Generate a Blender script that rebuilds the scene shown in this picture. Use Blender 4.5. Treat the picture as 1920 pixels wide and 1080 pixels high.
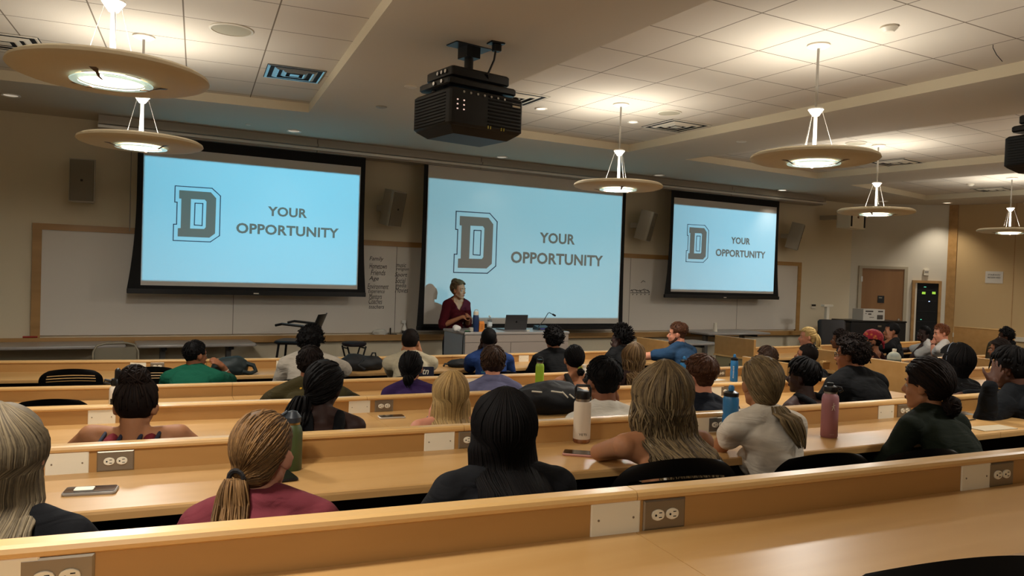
import bpy, bmesh, math, random
from mathutils import Vector, Matrix, noise
from mathutils.bvhtree import BVHTree
R = math.radians
scene = bpy.context.scene
for o in list(bpy.data.objects): bpy.data.objects.remove(o)
COL = scene.collection

# ------------------------------------------------------------------ camera
F, YAW, PIT, ROL, CZ = 1430.0, .4981, -.0203, .0339, 1.78
_f = Vector((math.sin(YAW)*math.cos(PIT), math.cos(YAW)*math.cos(PIT), math.sin(PIT)))
_r0 = Vector((math.cos(YAW), -math.sin(YAW), 0)); _u0 = _r0.cross(_f)
_r = _r0*math.cos(ROL)+_u0*math.sin(ROL); _u = _u0*math.cos(ROL)-_r0*math.sin(ROL)
CAMP = Vector((0, 0, CZ))
cd = bpy.data.cameras.new('camera'); cd.sensor_width = 36; cd.lens = F/1920*36; cd.clip_start = .02; cd.clip_end = 100
cam = bpy.data.objects.new('camera', cd); COL.objects.link(cam)
cam.matrix_world = Matrix(((_r.x, _u.x, -_f.x, 0), (_r.y, _u.y, -_f.y, 0), (_r.z, _u.z, -_f.z, CZ), (0, 0, 0, 1)))
scene.camera = cam
def ray(x, y): return _f+_r*((x-960)/F)-_u*((y-540)/F)
def onY(x, y, Y): d = ray(x, y); return CAMP+d*(Y/d.y)
def onX(x, y, X): d = ray(x, y); return CAMP+d*(X/d.x)
def onZ(x, y, Z): d = ray(x, y); return CAMP+d*((Z-CZ)/d.z)

# ------------------------------------------------------------------ world, exposure
w = bpy.data.worlds.new('world'); scene.world = w; w.use_nodes = True
w.node_tree.nodes['Background'].inputs[0].default_value = (1, .85, .7, 1)
w.node_tree.nodes['Background'].inputs[1].default_value = 0.05
vs = scene.view_settings; vs.view_transform = 'Standard'; vs.look = 'None'; vs.gamma = 1; vs.use_curve_mapping = False
vs.exposure = 0.45
scene.cycles.max_bounces = 6; scene.cycles.diffuse_bounces = 4; scene.cycles.glossy_bounces = 3
PEND_UP = 10.5; PEND_GLASS = 1.5; PEND_DOWN = 22.0; DOWNLIGHT = 45.0; PROJ = 900.0

# ------------------------------------------------------------------ helpers
def lin(c):
    if isinstance(c, str): c = [int(c[i:i+2], 16) for i in (0, 2, 4)]
    out = []
    for v in c:
        v = v/255.0; out.append(v/12.92 if v <= .04045 else ((v+.055)/1.055)**2.4)
    return tuple(out)+(1,)
MATS = {}
def mat(name, c, rough=.6, metal=0, bump=0, bscale=60, spec=.5, coat=0, var=0, vscale=8, emit=None, estr=0, trans=0, sheen=0, alpha=1, bdist=.002, ior=1.45):
    if name in MATS: return MATS[name]
    m = bpy.data.materials.new(name); m.use_nodes = True; nt = m.node_tree; b = nt.nodes['Principled BSDF']
    col = lin(c) if not (isinstance(c, tuple) and len(c) == 4) else c
    b.inputs['Base Color'].default_value = col; b.inputs['Roughness'].default_value = rough
    b.inputs['Metallic'].default_value = metal; b.inputs['Specular IOR Level'].default_value = spec
    b.inputs['Coat Weight'].default_value = coat; b.inputs['Coat Roughness'].default_value = .15
    b.inputs['Transmission Weight'].default_value = trans; b.inputs['IOR'].default_value = ior
    b.inputs['Sheen Weight'].default_value = sheen; b.inputs['Alpha'].default_value = alpha
    if emit is not None:
        b.inputs['Emission Color'].default_value = lin(emit); b.inputs['Emission Strength'].default_value = estr
    tc = nt.nodes.new('ShaderNodeTexCoord')
    if bump:
        n = nt.nodes.new('ShaderNodeTexNoise'); n.inputs['Scale'].default_value = bscale; n.inputs['Detail'].default_value = 4
        bp = nt.nodes.new('ShaderNodeBump'); bp.inputs['Strength'].default_value = bump; bp.inputs['Distance'].default_value = bdist
        nt.links.new(tc.outputs['Object'], n.inputs['Vector']); nt.links.new(n.outputs['Fac'], bp.inputs['Height']); nt.links.new(bp.outputs['Normal'], b.inputs['Normal'])
    if var:
        n = nt.nodes.new('ShaderNodeTexNoise'); n.inputs['Scale'].default_value = vscale; n.inputs['Detail'].default_value = 5
        mx = nt.nodes.new('ShaderNodeMix'); mx.data_type = 'RGBA'
        mx.inputs['A'].default_value = tuple(v*(1-var) for v in col[:3])+(1,); mx.inputs['B'].default_value = tuple(min(1, v*(1+var)) for v in col[:3])+(1,)
        nt.links.new(tc.outputs['Object'], n.inputs['Vector']); nt.links.new(n.outputs['Fac'], mx.inputs['Factor']); nt.links.new(mx.outputs['Result'], b.inputs['Base Color'])
    MATS[name] = m; return m
def wood(name, c1, c2, rough=.3, coat=.3, sc=(.9, 9, 9), rot=0):
    m = bpy.data.materials.new(name); m.use_nodes = True; nt = m.node_tree; b = nt.nodes['Principled BSDF']
    tc = nt.nodes.new('ShaderNodeTexCoord'); mp = nt.nodes.new('ShaderNodeMapping'); mp.inputs['Scale'].default_value = sc; mp.inputs['Rotation'].default_value = (0, 0, rot)
    n = nt.nodes.new('ShaderNodeTexNoise'); n.inputs['Scale'].default_value = 1.6; n.inputs['Detail'].default_value = 6; n.inputs['Distortion'].default_value = .6
    n2 = nt.nodes.new('ShaderNodeTexNoise'); n2.inputs['Scale'].default_value = .8; n2.inputs['Detail'].default_value = 2
    cr = nt.nodes.new('ShaderNodeValToRGB'); cr.color_ramp.elements[0].position = .3; cr.color_ramp.elements[1].position = .72
    cr.color_ramp.elements[0].color = lin(c1); cr.color_ramp.elements[1].color = lin(c2)
    ad = nt.nodes.new('ShaderNodeMath'); ad.operation = 'ADD'; mu = nt.nodes.new('ShaderNodeMath'); mu.operation = 'MULTIPLY'; mu.inputs[1].default_value = .5
    nt.links.new(tc.outputs['Object'], mp.inputs['Vector']); nt.links.new(mp.outputs['Vector'], n.inputs['Vector']); nt.links.new(mp.outputs['Vector'], n2.inputs['Vector'])
    nt.links.new(n.outputs['Fac'], ad.inputs[0]); nt.links.new(n2.outputs['Fac'], ad.inputs[1]); nt.links.new(ad.outputs[0], mu.inputs[0]); nt.links.new(mu.outputs[0], cr.inputs['Fac'])
    nt.links.new(cr.outputs['Color'], b.inputs['Base Color'])
    b.inputs['Roughness'].default_value = rough; b.inputs['Coat Weight'].default_value = coat; b.inputs['Coat Roughness'].default_value = .12
    MATS[name] = m; return m

class MB:
    def __init__(s): s.v = []; s.f = []
    def add(s, vs, fs, M=None):
        k = len(s.v)
        for p in vs:
            p = Vector(p); s.v.append(M @ p if M is not None else p)
        for f in fs: s.f.append([k+i for i in f])
        return s
    def box(s, x0, x1, y0, y1, z0, z1, M=None):
        return s.add([(x0,y0,z0),(x1,y0,z0),(x1,y1,z0),(x0,y1,z0),(x0,y0,z1),(x1,y0,z1),(x1,y1,z1),(x0,y1,z1)],
            [(0,3,2,1),(4,5,6,7),(0,1,5,4),(1,2,6,5),(2,3,7,6),(3,0,4,7)], M)
    def rbox(s, x0, x1, y0, y1, z0, z1, r=.01, M=None, n=3):     # box with rounded vertical edges and small top/bottom chamfer
        pts = []
        for cx, cy, a0 in ((x1-r,y1-r,0),(x0+r,y1-r,90),(x0+r,y0+r,180),(x1-r,y0+r,270)):
            for i in range(n+1):
                a = R(a0+90*i/n); pts.append((cx+r*math.cos(a), cy+r*math.sin(a)))
        c = min(r*.5, (z1-z0)*.3); mx, my = (x0+x1)/2, (y0+y1)/2
        def ring(z, k): return [(mx+(p[0]-mx)*k, my+(p[1]-my)*k, z) for p in pts]
        kx = 1-2*c/max(x1-x0, y1-y0)
        return s.loft([ring(z0, kx), ring(z0+c, 1), ring(z1-c, 1), ring(z1, kx)], M)
    def loft(s, rings, M=None, caps=True, closed=True):
        n = len(rings[0]); vs = [p for r in rings for p in r]; fs = []
        for i in range(len(rings)-1):
            for j in range(n if closed else n-1):
                k = (j+1) % n; fs.append((i*n+j, i*n+k, (i+1)*n+k, (i+1)*n+j))
        if caps: fs.append(tuple(range(n))[::-1]); fs.append(tuple((len(rings)-1)*n+j for j in range(n)))
        return s.add(vs, fs, M)
    def lathe(s, prof, n=24, M=None, cx=0, cy=0):
        rings = [[(cx+r*math.cos(2*math.pi*i/n), cy+r*math.sin(2*math.pi*i/n), z) for i in range(n)] for r, z in prof]
        return s.loft(rings, M, caps=prof[0] != prof[-1])
    def tube(s, pts, r, n=8, M=None):
        pts = [Vector(p) for p in pts]; rr = r if isinstance(r, (list, tuple)) else [r]*len(pts); rings = []; x = None
        for i, p in enumerate(pts):
            t = pts[min(len(pts)-1, i+1)]-pts[max(0, i-1)]; t = t.normalized() if t.length > 1e-9 else Vector((0, 0, 1))
            if x is None: x = (Vector((0, 0, 1)) if abs(t.z) < .9 else Vector((1, 0, 0))).cross(t)
            x = x-t*x.dot(t)
            if x.length < 1e-6: x = Vector((.3, .9, .1)).cross(t)
            x.normalize(); y = t.cross(x)
            rings.append([p+(x*math.cos(2*math.pi*k/n)+y*math.sin(2*math.pi*k/n))*rr[i] for k in range(n)])
        return s.loft(rings, M)
    def ell(s, c, rad, M=None, n=12, m=8, rot=None):
        vs = [(0, 0, rad[2])]; fs = []
        for i in range(1, m):
            a = math.pi*i/m
            for j in range(n):
                b = 2*math.pi*j/n; vs.append((rad[0]*math.sin(a)*math.cos(b), rad[1]*math.sin(a)*math.sin(b), rad[2]*math.cos(a)))
        vs.append((0, 0, -rad[2])); L = len(vs)-1
        for j in range(n): fs.append((0, 1+j, 1+(j+1) % n)); fs.append((L, L-n+(j+1) % n, L-n+j))
        for i in range(m-2):
            for j in range(n):
                a = 1+i*n+j; b = 1+i*n+(j+1) % n; fs.append((a, a+n, b+n, b))
        T = Matrix.Translation(Vector(c))
        if rot is not None: T = T @ rot.to_4x4()
        return s.add(vs, fs, (M @ T) if M is not None else T)
    def cap(s, p1, p2, r1, r2, n=12, M=None):                    # tapered capsule
        p1 = Vector(p1); p2 = Vector(p2); t = (p2-p1); L = t.length; t = t/L if L > 1e-9 else Vector((0, 0, 1))
        x = (Vector((0, 0, 1)) if abs(t.z) < .9 else Vector((1, 0, 0))).cross(t).normalized(); y = t.cross(x); rings = []
        for a in (-89, -60, -30): rings.append((p1+t*r1*math.sin(R(a)), r1*math.cos(R(a))))
        for k in (0, .33, .66, 1): rings.append((p1+(p2-p1)*k, r1+(r2-r1)*k))
        for a in (30, 60, 89): rings.append((p2+t*r2*math.sin(R(a)), r2*math.cos(R(a))))
        return s.loft([[c+(x*math.cos(2*math.pi*k/n)+y*math.sin(2*math.pi*k/n))*q for k in range(n)] for c, q in rings], M)
    def prism(s, poly, z0, z1, M=None):
        n = len(poly); vs = [(p[0], p[1], z0) for p in poly]+[(p[0], p[1], z1) for p in poly]
        fs = [tuple(range(n))[::-1], tuple(range(n, 2*n))]+[(j, (j+1) % n, n+(j+1) % n, n+j) for j in range(n)]
        return s.add(vs, fs, M)
    def sweep(s, path, prof, x0=None, x1=None):                  # prof: (offset towards the viewer, z) ring, along an XY path
        P = [Vector((p[0], p[1], 0)) for p in path]
        def at(x):
            for a, b in zip(P, P[1:]):
                if a.x <= x <= b.x: return a+(b-a)*((x-a.x)/(b.x-a.x))
            return P[0]+(P[1]-P[0])*((x-P[0].x)/(P[1].x-P[0].x)) if x < P[0].x else P[-1]+(P[-1]-P[-2])*((x-P[-1].x)/(P[-1].x-P[-2].x))
        x0 = P[0].x if x0 is None else x0; x1 = P[-1].x if x1 is None else x1
        Q = [at(x0)]+[p for p in P if x0+.02 < p.x < x1-.02]+[at(x1)]; rings = []
        for i, p in enumerate(Q):
            t = (Q[min(i+1, len(Q)-1)]-Q[max(i-1, 0)]).normalized(); nrm = Vector((t.y, -t.x, 0))
            rings.append([p+nrm*o+Vector((0, 0, z)) for o, z in prof])
        return s.loft(rings)
    def mesh(s, name, smooth=False):
        me = bpy.data.meshes.new(name); me.from_pydata([tuple(v) for v in s.v], [], s.f); me.validate(); me.update()
        bm = bmesh.new(); bm.from_mesh(me); bmesh.ops.recalc_face_normals(bm, faces=bm.faces); bm.to_mesh(me); bm.free()
        if smooth: smooth_mesh(me, smooth if isinstance(smooth, (int, float)) and smooth is not True else 40)
        return me
    def build(s, name, m, parent=None, smooth=False, kind=None):
        me = s.mesh(name, smooth); return obj(name, me, m, parent, kind)
def smooth_mesh(me, ang=40):
    me.shade_smooth() if hasattr(me, 'shade_smooth') else None
    bm = bmesh.new(); bm.from_mesh(me)
    for f in bm.faces: f.smooth = True
    for e in bm.edges:
        if len(e.link_faces) == 2: e.smooth = e.calc_face_angle(0) < R(ang)
    bm.to_mesh(me); bm.free()
def obj(name, me, m, parent=None, kind=None):
    o = bpy.data.objects.new(name, me); COL.objects.link(o)
    if m is not None:
        for q in (m if isinstance(m, (list, tuple)) else [m]): me.materials.append(q)
    if parent is not None: o.parent = parent
    if kind: o['kind'] = kind
    return o
def thing(name, label, cat, loc=(0, 0, 0), rz=0, group=None):
    o = bpy.data.objects.new(name, None); o.empty_display_size = .1; COL.objects.link(o); o.location = loc; o.rotation_euler = (0, 0, rz)
    return tag(o, label, cat, group)
def tag(o, label, cat, group=None):
    o['label'] = label; o['category'] = cat
    if group: o['group'] = group
    return o
def dup(root, label, loc=None, rz=None, group=None):
    r = root.copy(); COL.objects.link(r)
    if loc is not None: r.location = loc
    if rz is not None: r.rotation_euler = (0, 0, rz)
    r['label'] = label
    if group: r['group'] = group
    for ch in list(root.children):
        c = ch.copy(); COL.objects.link(c); c.parent = r
        for g in list(ch.children):
            d = g.copy(); COL.objects.link(d); d.parent = c
    return r
def text_mesh(txt, width=None, height=None, bold=0, shear=0, spacing=1.0, align='CENTER'):
    cu = bpy.data.curves.new('t', 'FONT'); cu.body = txt; cu.offset = bold; cu.shear = shear; cu.align_x = align; cu.space_character = spacing; cu.resolution_u = 3
    o = bpy.data.objects.new('t', cu); COL.objects.link(o); dg = bpy.context.evaluated_depsgraph_get()
    me = bpy.data.meshes.new_from_object(o.evaluated_get(dg)); bpy.data.objects.remove(o); bpy.data.curves.remove(cu)
    xs = [v.co.x for v in me.vertices]; ys = [v.co.y for v in me.vertices]
    cx, cyy = (min(xs)+max(xs))/2, (min(ys)+max(ys))/2; sx = width/(max(xs)-min(xs)) if width else None; sy = height/(max(ys)-min(ys)) if height else None
    sx = sx or sy; sy = sy or sx
    for v in me.vertices: v.co.x = (v.co.x-cx)*sx; v.co.y = (v.co.y-cyy)*sy
    return me
def text(name, txt, m, parent, loc, rot=(R(90), 0, 0), **k):
    me = text_mesh(txt, **k); o = obj(name, me, m, parent); o.location = loc; o.rotation_euler = rot; return o
def light(kind, loc, power, col=(1, .8, .6), size=.2, rot=(0, 0, 0), parent=None, name='lamp_light', spot=None, blend=.5, spread=None):
    L = bpy.data.lights.new(name, kind); L.energy = power; L.color = col
    if kind == 'AREA':
        L.shape = 'DISK'; L.size = size
        if spread: L.spread = spread
    else: L.shadow_soft_size = size
    if kind == 'SPOT': L.spot_size = spot; L.spot_blend = blend
    o = bpy.data.objects.new(name, L); COL.objects.link(o); o.location = loc; o.rotation_euler = rot
    if parent is not None: o.parent = parent
    return o
rnd = random.Random(7)
# ------------------------------------------------------------------ materials
M_wall = mat('wall_paint', 'dcd0b5', .85, bump=.1, bscale=220, var=.03, vscale=1.5)
M_wallR = mat('wall_paint_right', 'd8d1c0', .85, bump=.1, bscale=220)
M_ceil = mat('soffit_paint', 'ccc1ad', .9, bump=.06, bscale=150)
M_face = mat('coffer_face_paint', 'd8cbae', .85)
M_board = mat('whiteboard_enamel', 'dbd4c9', .35, spec=.4)
M_trim = wood('trim_oak', 'a07843', 'b98f57', .45, .1, sc=(.6, 8, 8))
M_maple_top = wood('maple_top', 'b4884f', 'c49a62', .36, 0)
M_maple = wood('maple_panel', 'a67941', 'b4874e', .42, .05)
M_maple_lit = wood('maple_lit', 'cfa263', 'dab175', .34, .25)  # one maple throughout; panel darker, rail lighter, with the light painted in
M_panelwall = wood('wall_panel_veneer', 'c0a273', 'c9aa78', .6, 0, sc=(.5, .5, .15))
M_desk_shade = mat('underdesk_shade', '2a1c14', .8)  # shade beneath the desks put into a dark brown
M_carpet = mat('carpet', '6b5d50', .95, bump=.6, bscale=400, var=.2, vscale=60)
M_black = mat('black_plastic', '0c0c0d', .35, spec=.5)
M_blackm = mat('black_matte', '0a0a0b', .8)
M_metal = mat('brushed_metal', 'a9a49c', .35, metal=1)
M_chrome = mat('chrome', 'd6d6d6', .15, metal=1)
M_white = mat('white_enamel', 'ded5c2', .4)
M_rod = mat('white_rod', 'efe8dc', .35)
M_disc = mat('pendant_disc_paint', 'd6cab0', .6)
M_ivory = mat('ivory_plastic', 'e6dcc4', .4)
M_plate = mat('steel_plate', '8d8272', .4, metal=.7)
M_grey = mat('grey_laminate', '9b948e', .35, coat=.2)
M_speaker = mat('speaker_cabinet', 'b5ad9d', .6)
M_grille = mat('speaker_grille', '7d7466', .8, bump=.4, bscale=900)
M_housing = mat('screen_housing_metal', 'a3998a', .4, metal=.3)
M_screen = mat('screen_fabric', 'cfcac2', .9)
M_ink = mat('slide_dark_tone', '8f6c5a', .95, spec=0)
M_inkout = mat('slide_outline_tone', '54484e', .95, spec=0)
M_marker = mat('marker_ink', '1c1a1b', .7)

def tile_mat():
    m = bpy.data.materials.new('ceiling_tile'); m.use_nodes = True; nt = m.node_tree; b = nt.nodes['Principled BSDF']; b.inputs['Roughness'].default_value = .95
    tc = nt.nodes.new('ShaderNodeTexCoord'); sp = nt.nodes.new('ShaderNodeSeparateXYZ'); nt.links.new(tc.outputs['Object'], sp.inputs[0])
    outs = []
    for k in 'XY':
        a = nt.nodes.new('ShaderNodeMath'); a.operation = 'DIVIDE'; a.inputs[1].default_value = .575; nt.links.new(sp.outputs[k], a.inputs[0])
        p = nt.nodes.new('ShaderNodeMath'); p.operation = 'PINGPONG'; p.inputs[1].default_value = .5; nt.links.new(a.outputs[0], p.inputs[0])
        g = nt.nodes.new('ShaderNodeMath'); g.operation = 'LESS_THAN'; g.inputs[1].default_value = .0085; nt.links.new(p.outputs[0], g.inputs[0]); outs.append(g)
    mx = nt.nodes.new('ShaderNodeMath'); mx.operation = 'MAXIMUM'; nt.links.new(outs[0].outputs[0], mx.inputs[0]); nt.links.new(outs[1].outputs[0], mx.inputs[1])
    c = nt.nodes.new('ShaderNodeMix'); c.data_type = 'RGBA'; c.inputs['A'].default_value = lin('d5cab9'); c.inputs['B'].default_value = lin('7a6d5c'); nt.links.new(mx.outputs[0], c.inputs['Factor'])
    n = nt.nodes.new('ShaderNodeTexNoise'); n.inputs['Scale'].default_value = 180; nt.links.new(tc.outputs['Object'], n.inputs['Vector'])
    iv = nt.nodes.new('ShaderNodeMath'); iv.operation = 'MULTIPLY_ADD'; iv.inputs[1].default_value = -4; nt.links.new(mx.outputs[0], iv.inputs[0]); nt.links.new(n.outputs['Fac'], iv.inputs[2])
    bp = nt.nodes.new('ShaderNodeBump'); bp.inputs['Strength'].default_value = .25; bp.inputs['Distance'].default_value = .004
    nt.links.new(iv.outputs[0], bp.inputs['Height']); nt.links.new(bp.outputs['Normal'], b.inputs['Normal']); nt.links.new(c.outputs['Result'], b.inputs['Base Color'])
    return m
M_tile = tile_mat()

# ------------------------------------------------------------------ the room shell
ZS, ZT = 3.35, 3.44
YW = 9.97
XL, YB = -3.2, -3.4
P0 = (12.95, YW); P1 = (14.3, 8.85); P2 = (15.0, 7.0); P3 = (15.0, YB)
def wallseg(name, a, b, m, z0=0, z1=3.6, t=.12, out=None):
    a = Vector((a[0], a[1], 0)); b = Vector((b[0], b[1], 0)); d = (b-a).normalized(); n = Vector((-d.y, d.x, 0))*t
    mb = MB(); mb.loft([[a+Vector((0, 0, z0)), a+n+Vector((0, 0, z0)), a+n+Vector((0, 0, z1)), a+Vector((0, 0, z1))],
                        [b+Vector((0, 0, z0)), b+n+Vector((0, 0, z0)), b+n+Vector((0, 0, z1)), b+Vector((0, 0, z1))]])
    return mb.build(name, m, kind='structure')
wallseg('wall_front', P0, (XL-.12, YW), M_wall, t=-.12)
wallseg('wall_corner', P0, P1, M_wallR, t=.12)
wallseg('wall_right', P1, P2, M_panelwall, t=.12)
wallseg('wall_right_rear', P2, P3, M_panelwall, t=.12)
wallseg('wall_left', (XL, YW), (XL, YB), M_wall, t=-.12)
wallseg('wall_back', (XL-.12, YB), (P3[0]+.12, YB), M_wall, t=-.12)
# vertical wood strip and seams on the veneer wall
def on_wall(a, b, s, off=0.0):                                   # point at distance s from a along a->b, off = into the room
    a = Vector((a[0], a[1], 0)); b = Vector((b[0], b[1], 0)); d = (b-a).normalized(); n = Vector((d.y, -d.x, 0)); return a+d*s+n*off
def wall_matrix(a, b, s, z=0, off=0.0):                          # X along wall, Y into the wall, Z up
    p = on_wall(a, b, s, off); d = (Vector((b[0], b[1], 0))-Vector((a[0], a[1], 0))).normalized()
    return Matrix(((d.x, -d.y, 0, p.x), (d.y, d.x, 0, p.y), (0, 0, 1, z), (0, 0, 0, 1)))
WM = wall_matrix(P1, P2, 0)
MB().box(-.02, .13, -.03, .0, 0, ZS, WM).build('trim_1', M_trim, kind='structure')
mb = MB()
for s in (1.05, 1.9): mb.box(s, s+.012, -.004, .001, .9, ZS, WM)
mb.build('trim_2', M_trim, kind='structure')
MB().box(.13, 1.98, -.05, 0, .84, .92, WM).build('trim_3', mat('white_sill', 'cfc6b2', .5), kind='structure')
MB().box(XL, P0[0], YW-.015, YW, 0, .1).build('baseboard_front', M_black, kind='structure')

# floor in tiers (each tier ends under its row of desks)
ROWS = {  # far edge of each row's cap, traced in plan
 'A': [(-2.6, 1.80), (-.14, 1.575), (.14, 1.54), (.44, 1.505), (.97, 1.45), (1.33, 1.41), (2.56, 1.32), (4.6, 1.22)],
 'B': [(-2.6, 3.17), (-.13, 2.99), (.46, 2.94), (.69, 2.915), (1.45, 2.85), (2.1, 2.80), (2.65, 2.75), (3.67, 2.71), (4.42, 2.69), (5.15, 2.68)],
 'C': [(-2.6, 4.76), (-.26, 4.57), (.32, 4.51), (.98, 4.43), (1.83, 4.40), (2.28, 4.38), (3.3, 4.31), (4.25, 4.22), (5.7, 4.19)],
 'D': [(-2.6, 6.38), (-.56, 6.16), (.41, 6.03), (1.42, 5.95), (2.49, 5.92), (3.5, 5.87), (5.6, 5.81), (5.98, 5.81)],
 'E': [(-2.6, 7.92), (-.71, 7.73), (.34, 7.57), (1.33, 7.48), (2.56, 7.40), (3.52, 7.38), (4.48, 7.41), (5.9, 7.46)]}
CAP = {'A': 1.29, 'B': 1.15, 'C': 1.015, 'D': .89, 'E': .89}
FLOOR = {'A': .40, 'B': .26, 'C': .125, 'D': 0, 'E': 0}
mb = MB(); mb.box(XL, P2[0]+.5, 4.0, YW, -.2, 0)
def edge(row): return [(p[0], p[1]-.02) for p in [(XL, ROWS[row][0][1]+.05)]+ROWS[row][1:-1]+[(15.2, ROWS[row][-1][1]-.05)]]
for row in 'CBA':
    e = edge(row); mb.prism(e+[(15.2, YB), (XL, YB)], -.2, FLOOR[row])
mb.prism([(XL, .1), (15.2, -.3), (15.2, YB), (XL, YB)], -.2, .53)
mb.build('floor', M_carpet, kind='structure')

# ceiling: plaster soffit with four recessed tiled coffers
COF = [  # front-right corner, front-left corner, back-left, back-right
 [(1.87, 7.93), (-1.0, 8.28), (-2.05, -1.2), (.9, -1.2)],
 [(5.85, 7.80), (3.0, 7.80), (3.0, -1.2), (5.88, -1.2)],
 [(9.50, 7.97), (6.79, 7.82), (7.75, -1.2), (10.6, -1.2)],
 [(13.2, 8.64), (10.49, 8.14), (11.9, -1.2), (14.6, -1.2)]]
bm = bmesh.new(); edges = []
for loop in [[(XL-.1, YB-.1), (15.2, YB-.1), (15.2, YW+.1), (XL-.1, YW+.1)]]+COF:
    vs_ = [bm.verts.new((x, y, ZS)) for x, y in loop]
    for i in range(4): edges.append(bm.edges.new((vs_[i], vs_[(i+1) % 4])))
bmesh.ops.triangle_fill(bm, edges=edges, use_beauty=True)
for f in bm.faces:
    if f.normal.z > 0: f.normal_flip()
me = bpy.data.meshes.new('ceiling'); bm.to_mesh(me); bm.free(); obj('ceiling', me, M_ceil, kind='structure')
COFROT = [math.atan2(-.106, 1), 0, math.atan2(.105, 1), math.atan2(.15, 1)]
TILE0 = [(1.35*.943+.02, 7.9), (4.16, 7.496), (8.55, 7.7), (12.1, 7.9)]
for i, q in enumerate(COF):
    mb = MB(); n = 4
    mb.v = [Vector((x, y, z)) for z in (ZS, ZT+.06) for x, y in q]; mb.f = [(j, (j+1) % 4, 4+(j+1) % 4, 4+j) for j in range(4)]
    mb.build('ceiling_coffer_side', M_face, kind='structure')
    o0 = Vector((TILE0[i][0], TILE0[i][1], ZT)); rot = Matrix.Rotation(COFROT[i], 4, 'Z'); inv = (Matrix.Translation(o0) @ rot).inverted()
    mb = MB(); mb.v = [inv @ Vector((x, y, ZT)) for x, y in q]; mb.f = [(3, 2, 1, 0)]
    mbm = bpy.data.meshes.new('ceiling_tiles'); mbm.from_pydata([tuple(v) for v in mb.v], [], mb.f)
    t_ = obj('ceiling_tiles', mbm, M_tile, kind='structure'); t_.location = o0; t_.rotation_euler = (0, 0, COFROT[i])
MB().box(XL-.1, 15.3, YB-.1, YW+.2, 3.6, 3.7).build('ceiling_slab', M_ceil, kind='structure')

# ------------------------------------------------------------------ whiteboards, rail, screens
wb = thing('whiteboard', 'long wood-framed whiteboard across the front wall behind the three projection screens', 'whiteboard', (0, 0, 0))
MB().box(-.55, 11.44, YW-.03, YW, .90, 2.08).build('board_surface', M_board, wb)
mb = MB(); mb.box(-.64, -.55, YW-.045, YW, .84, 2.15); mb.box(11.44, 11.53, YW-.045, YW, .84, 2.15); mb.box(-.55, 11.44, YW-.045, YW, 2.08, 2.15)
mb.build('frame', M_trim, wb)
for px in (437, 740, 1178, 1380):
    x = onY(px, 560, YW).x; MB().box(x-.004, x+.004, YW-.032, YW-.029, .9, 2.08).build('panel_joint', mat('board_joint', '8a8278', .5), wb)
MB().box(XL, 12.9, YW-.10, YW, .80, .865).build('trim_4', M_trim, kind='structure')
MB().box(XL, 12.9, YW-.10, YW-.085, .865, .88).build('trim_5', M_trim, kind='structure')
words_ = [('Family', 706, 486, 24), ('Hometown', 709, 499, 30), ('Friends', 709, 511, 25), ('Age', 701, 523, 17), ('Environment', 709, 537, 36), ('Experience', 706, 547, 28), ('Mentors', 704, 556, 22), ('Coaches', 704, 565, 23), ('teachers', 706, 575, 26),
 ('music', 752, 497, 18), ('religion', 755, 505, 22), ('Sport', 752, 516, 22), ('Social', 751, 526, 18), ('media', 752, 535, 18), ('Movies', 753, 544, 23)]
for t, px, py, wpx in words_:
    p = onY(px, py, YW-.032); text('handwriting', t, M_marker, wb, p, width=wpx*.0082, height=.072 if t[0].isupper() else .055, shear=.25, bold=0)
mb = MB()
for (x0, y0, x1, y1) in [(1182, 545, 1190, 543), (1190, 543, 1200, 546), (1200, 546, 1208, 542), (1208, 542, 1218, 547), (1182, 549, 1218, 549)]:
    mb.tube([onY(x0, y0, YW-.033), onY(x1, y1, YW-.033)], .004, 4)
for k in range(5): mb.tube([onY(1184+7.6*k, 543, YW-.033), onY(1187+7.6*k, 548, YW-.033)], .004, 4); mb.tube([onY(1186+7.6*k, 553, YW-.033), onY(1187+7.6*k, 551, YW-.033)], .006, 4)
mb.tube([onY(1202, 530, YW-.033), onY(1206, 526, YW-.033), onY(1210, 529, YW-.033)], .004, 4)
mb.build('marker_sketch', M_marker, wb)

hs = thing('screen_housing', 'long ribbed metal housing under the soffit that the three screens drop from', 'housing')
segs = [-.03, 2.36, 4.62, 6.9, 9.3, 11.55]
for a, b in zip(segs, segs[1:]):
    mb = MB(); mb.box(a+.004, b-.004, 9.50, 9.80, 3.285, ZS-.002); mb.box(a+.004, b-.004, 9.46, 9.78, 3.25, 3.283); mb.box(a+.004, b-.004, 9.52, 9.76, 3.19, 3.25)
    mb.build('casing', M_housing, hs)
mb = MB(); mb.box(segs[0], segs[-1], 9.448, 9.47, 3.205, 3.232); mb.build('bottom_channel', mat('white_channel', 'd8d2c8', .3, metal=.4), hs)

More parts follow.
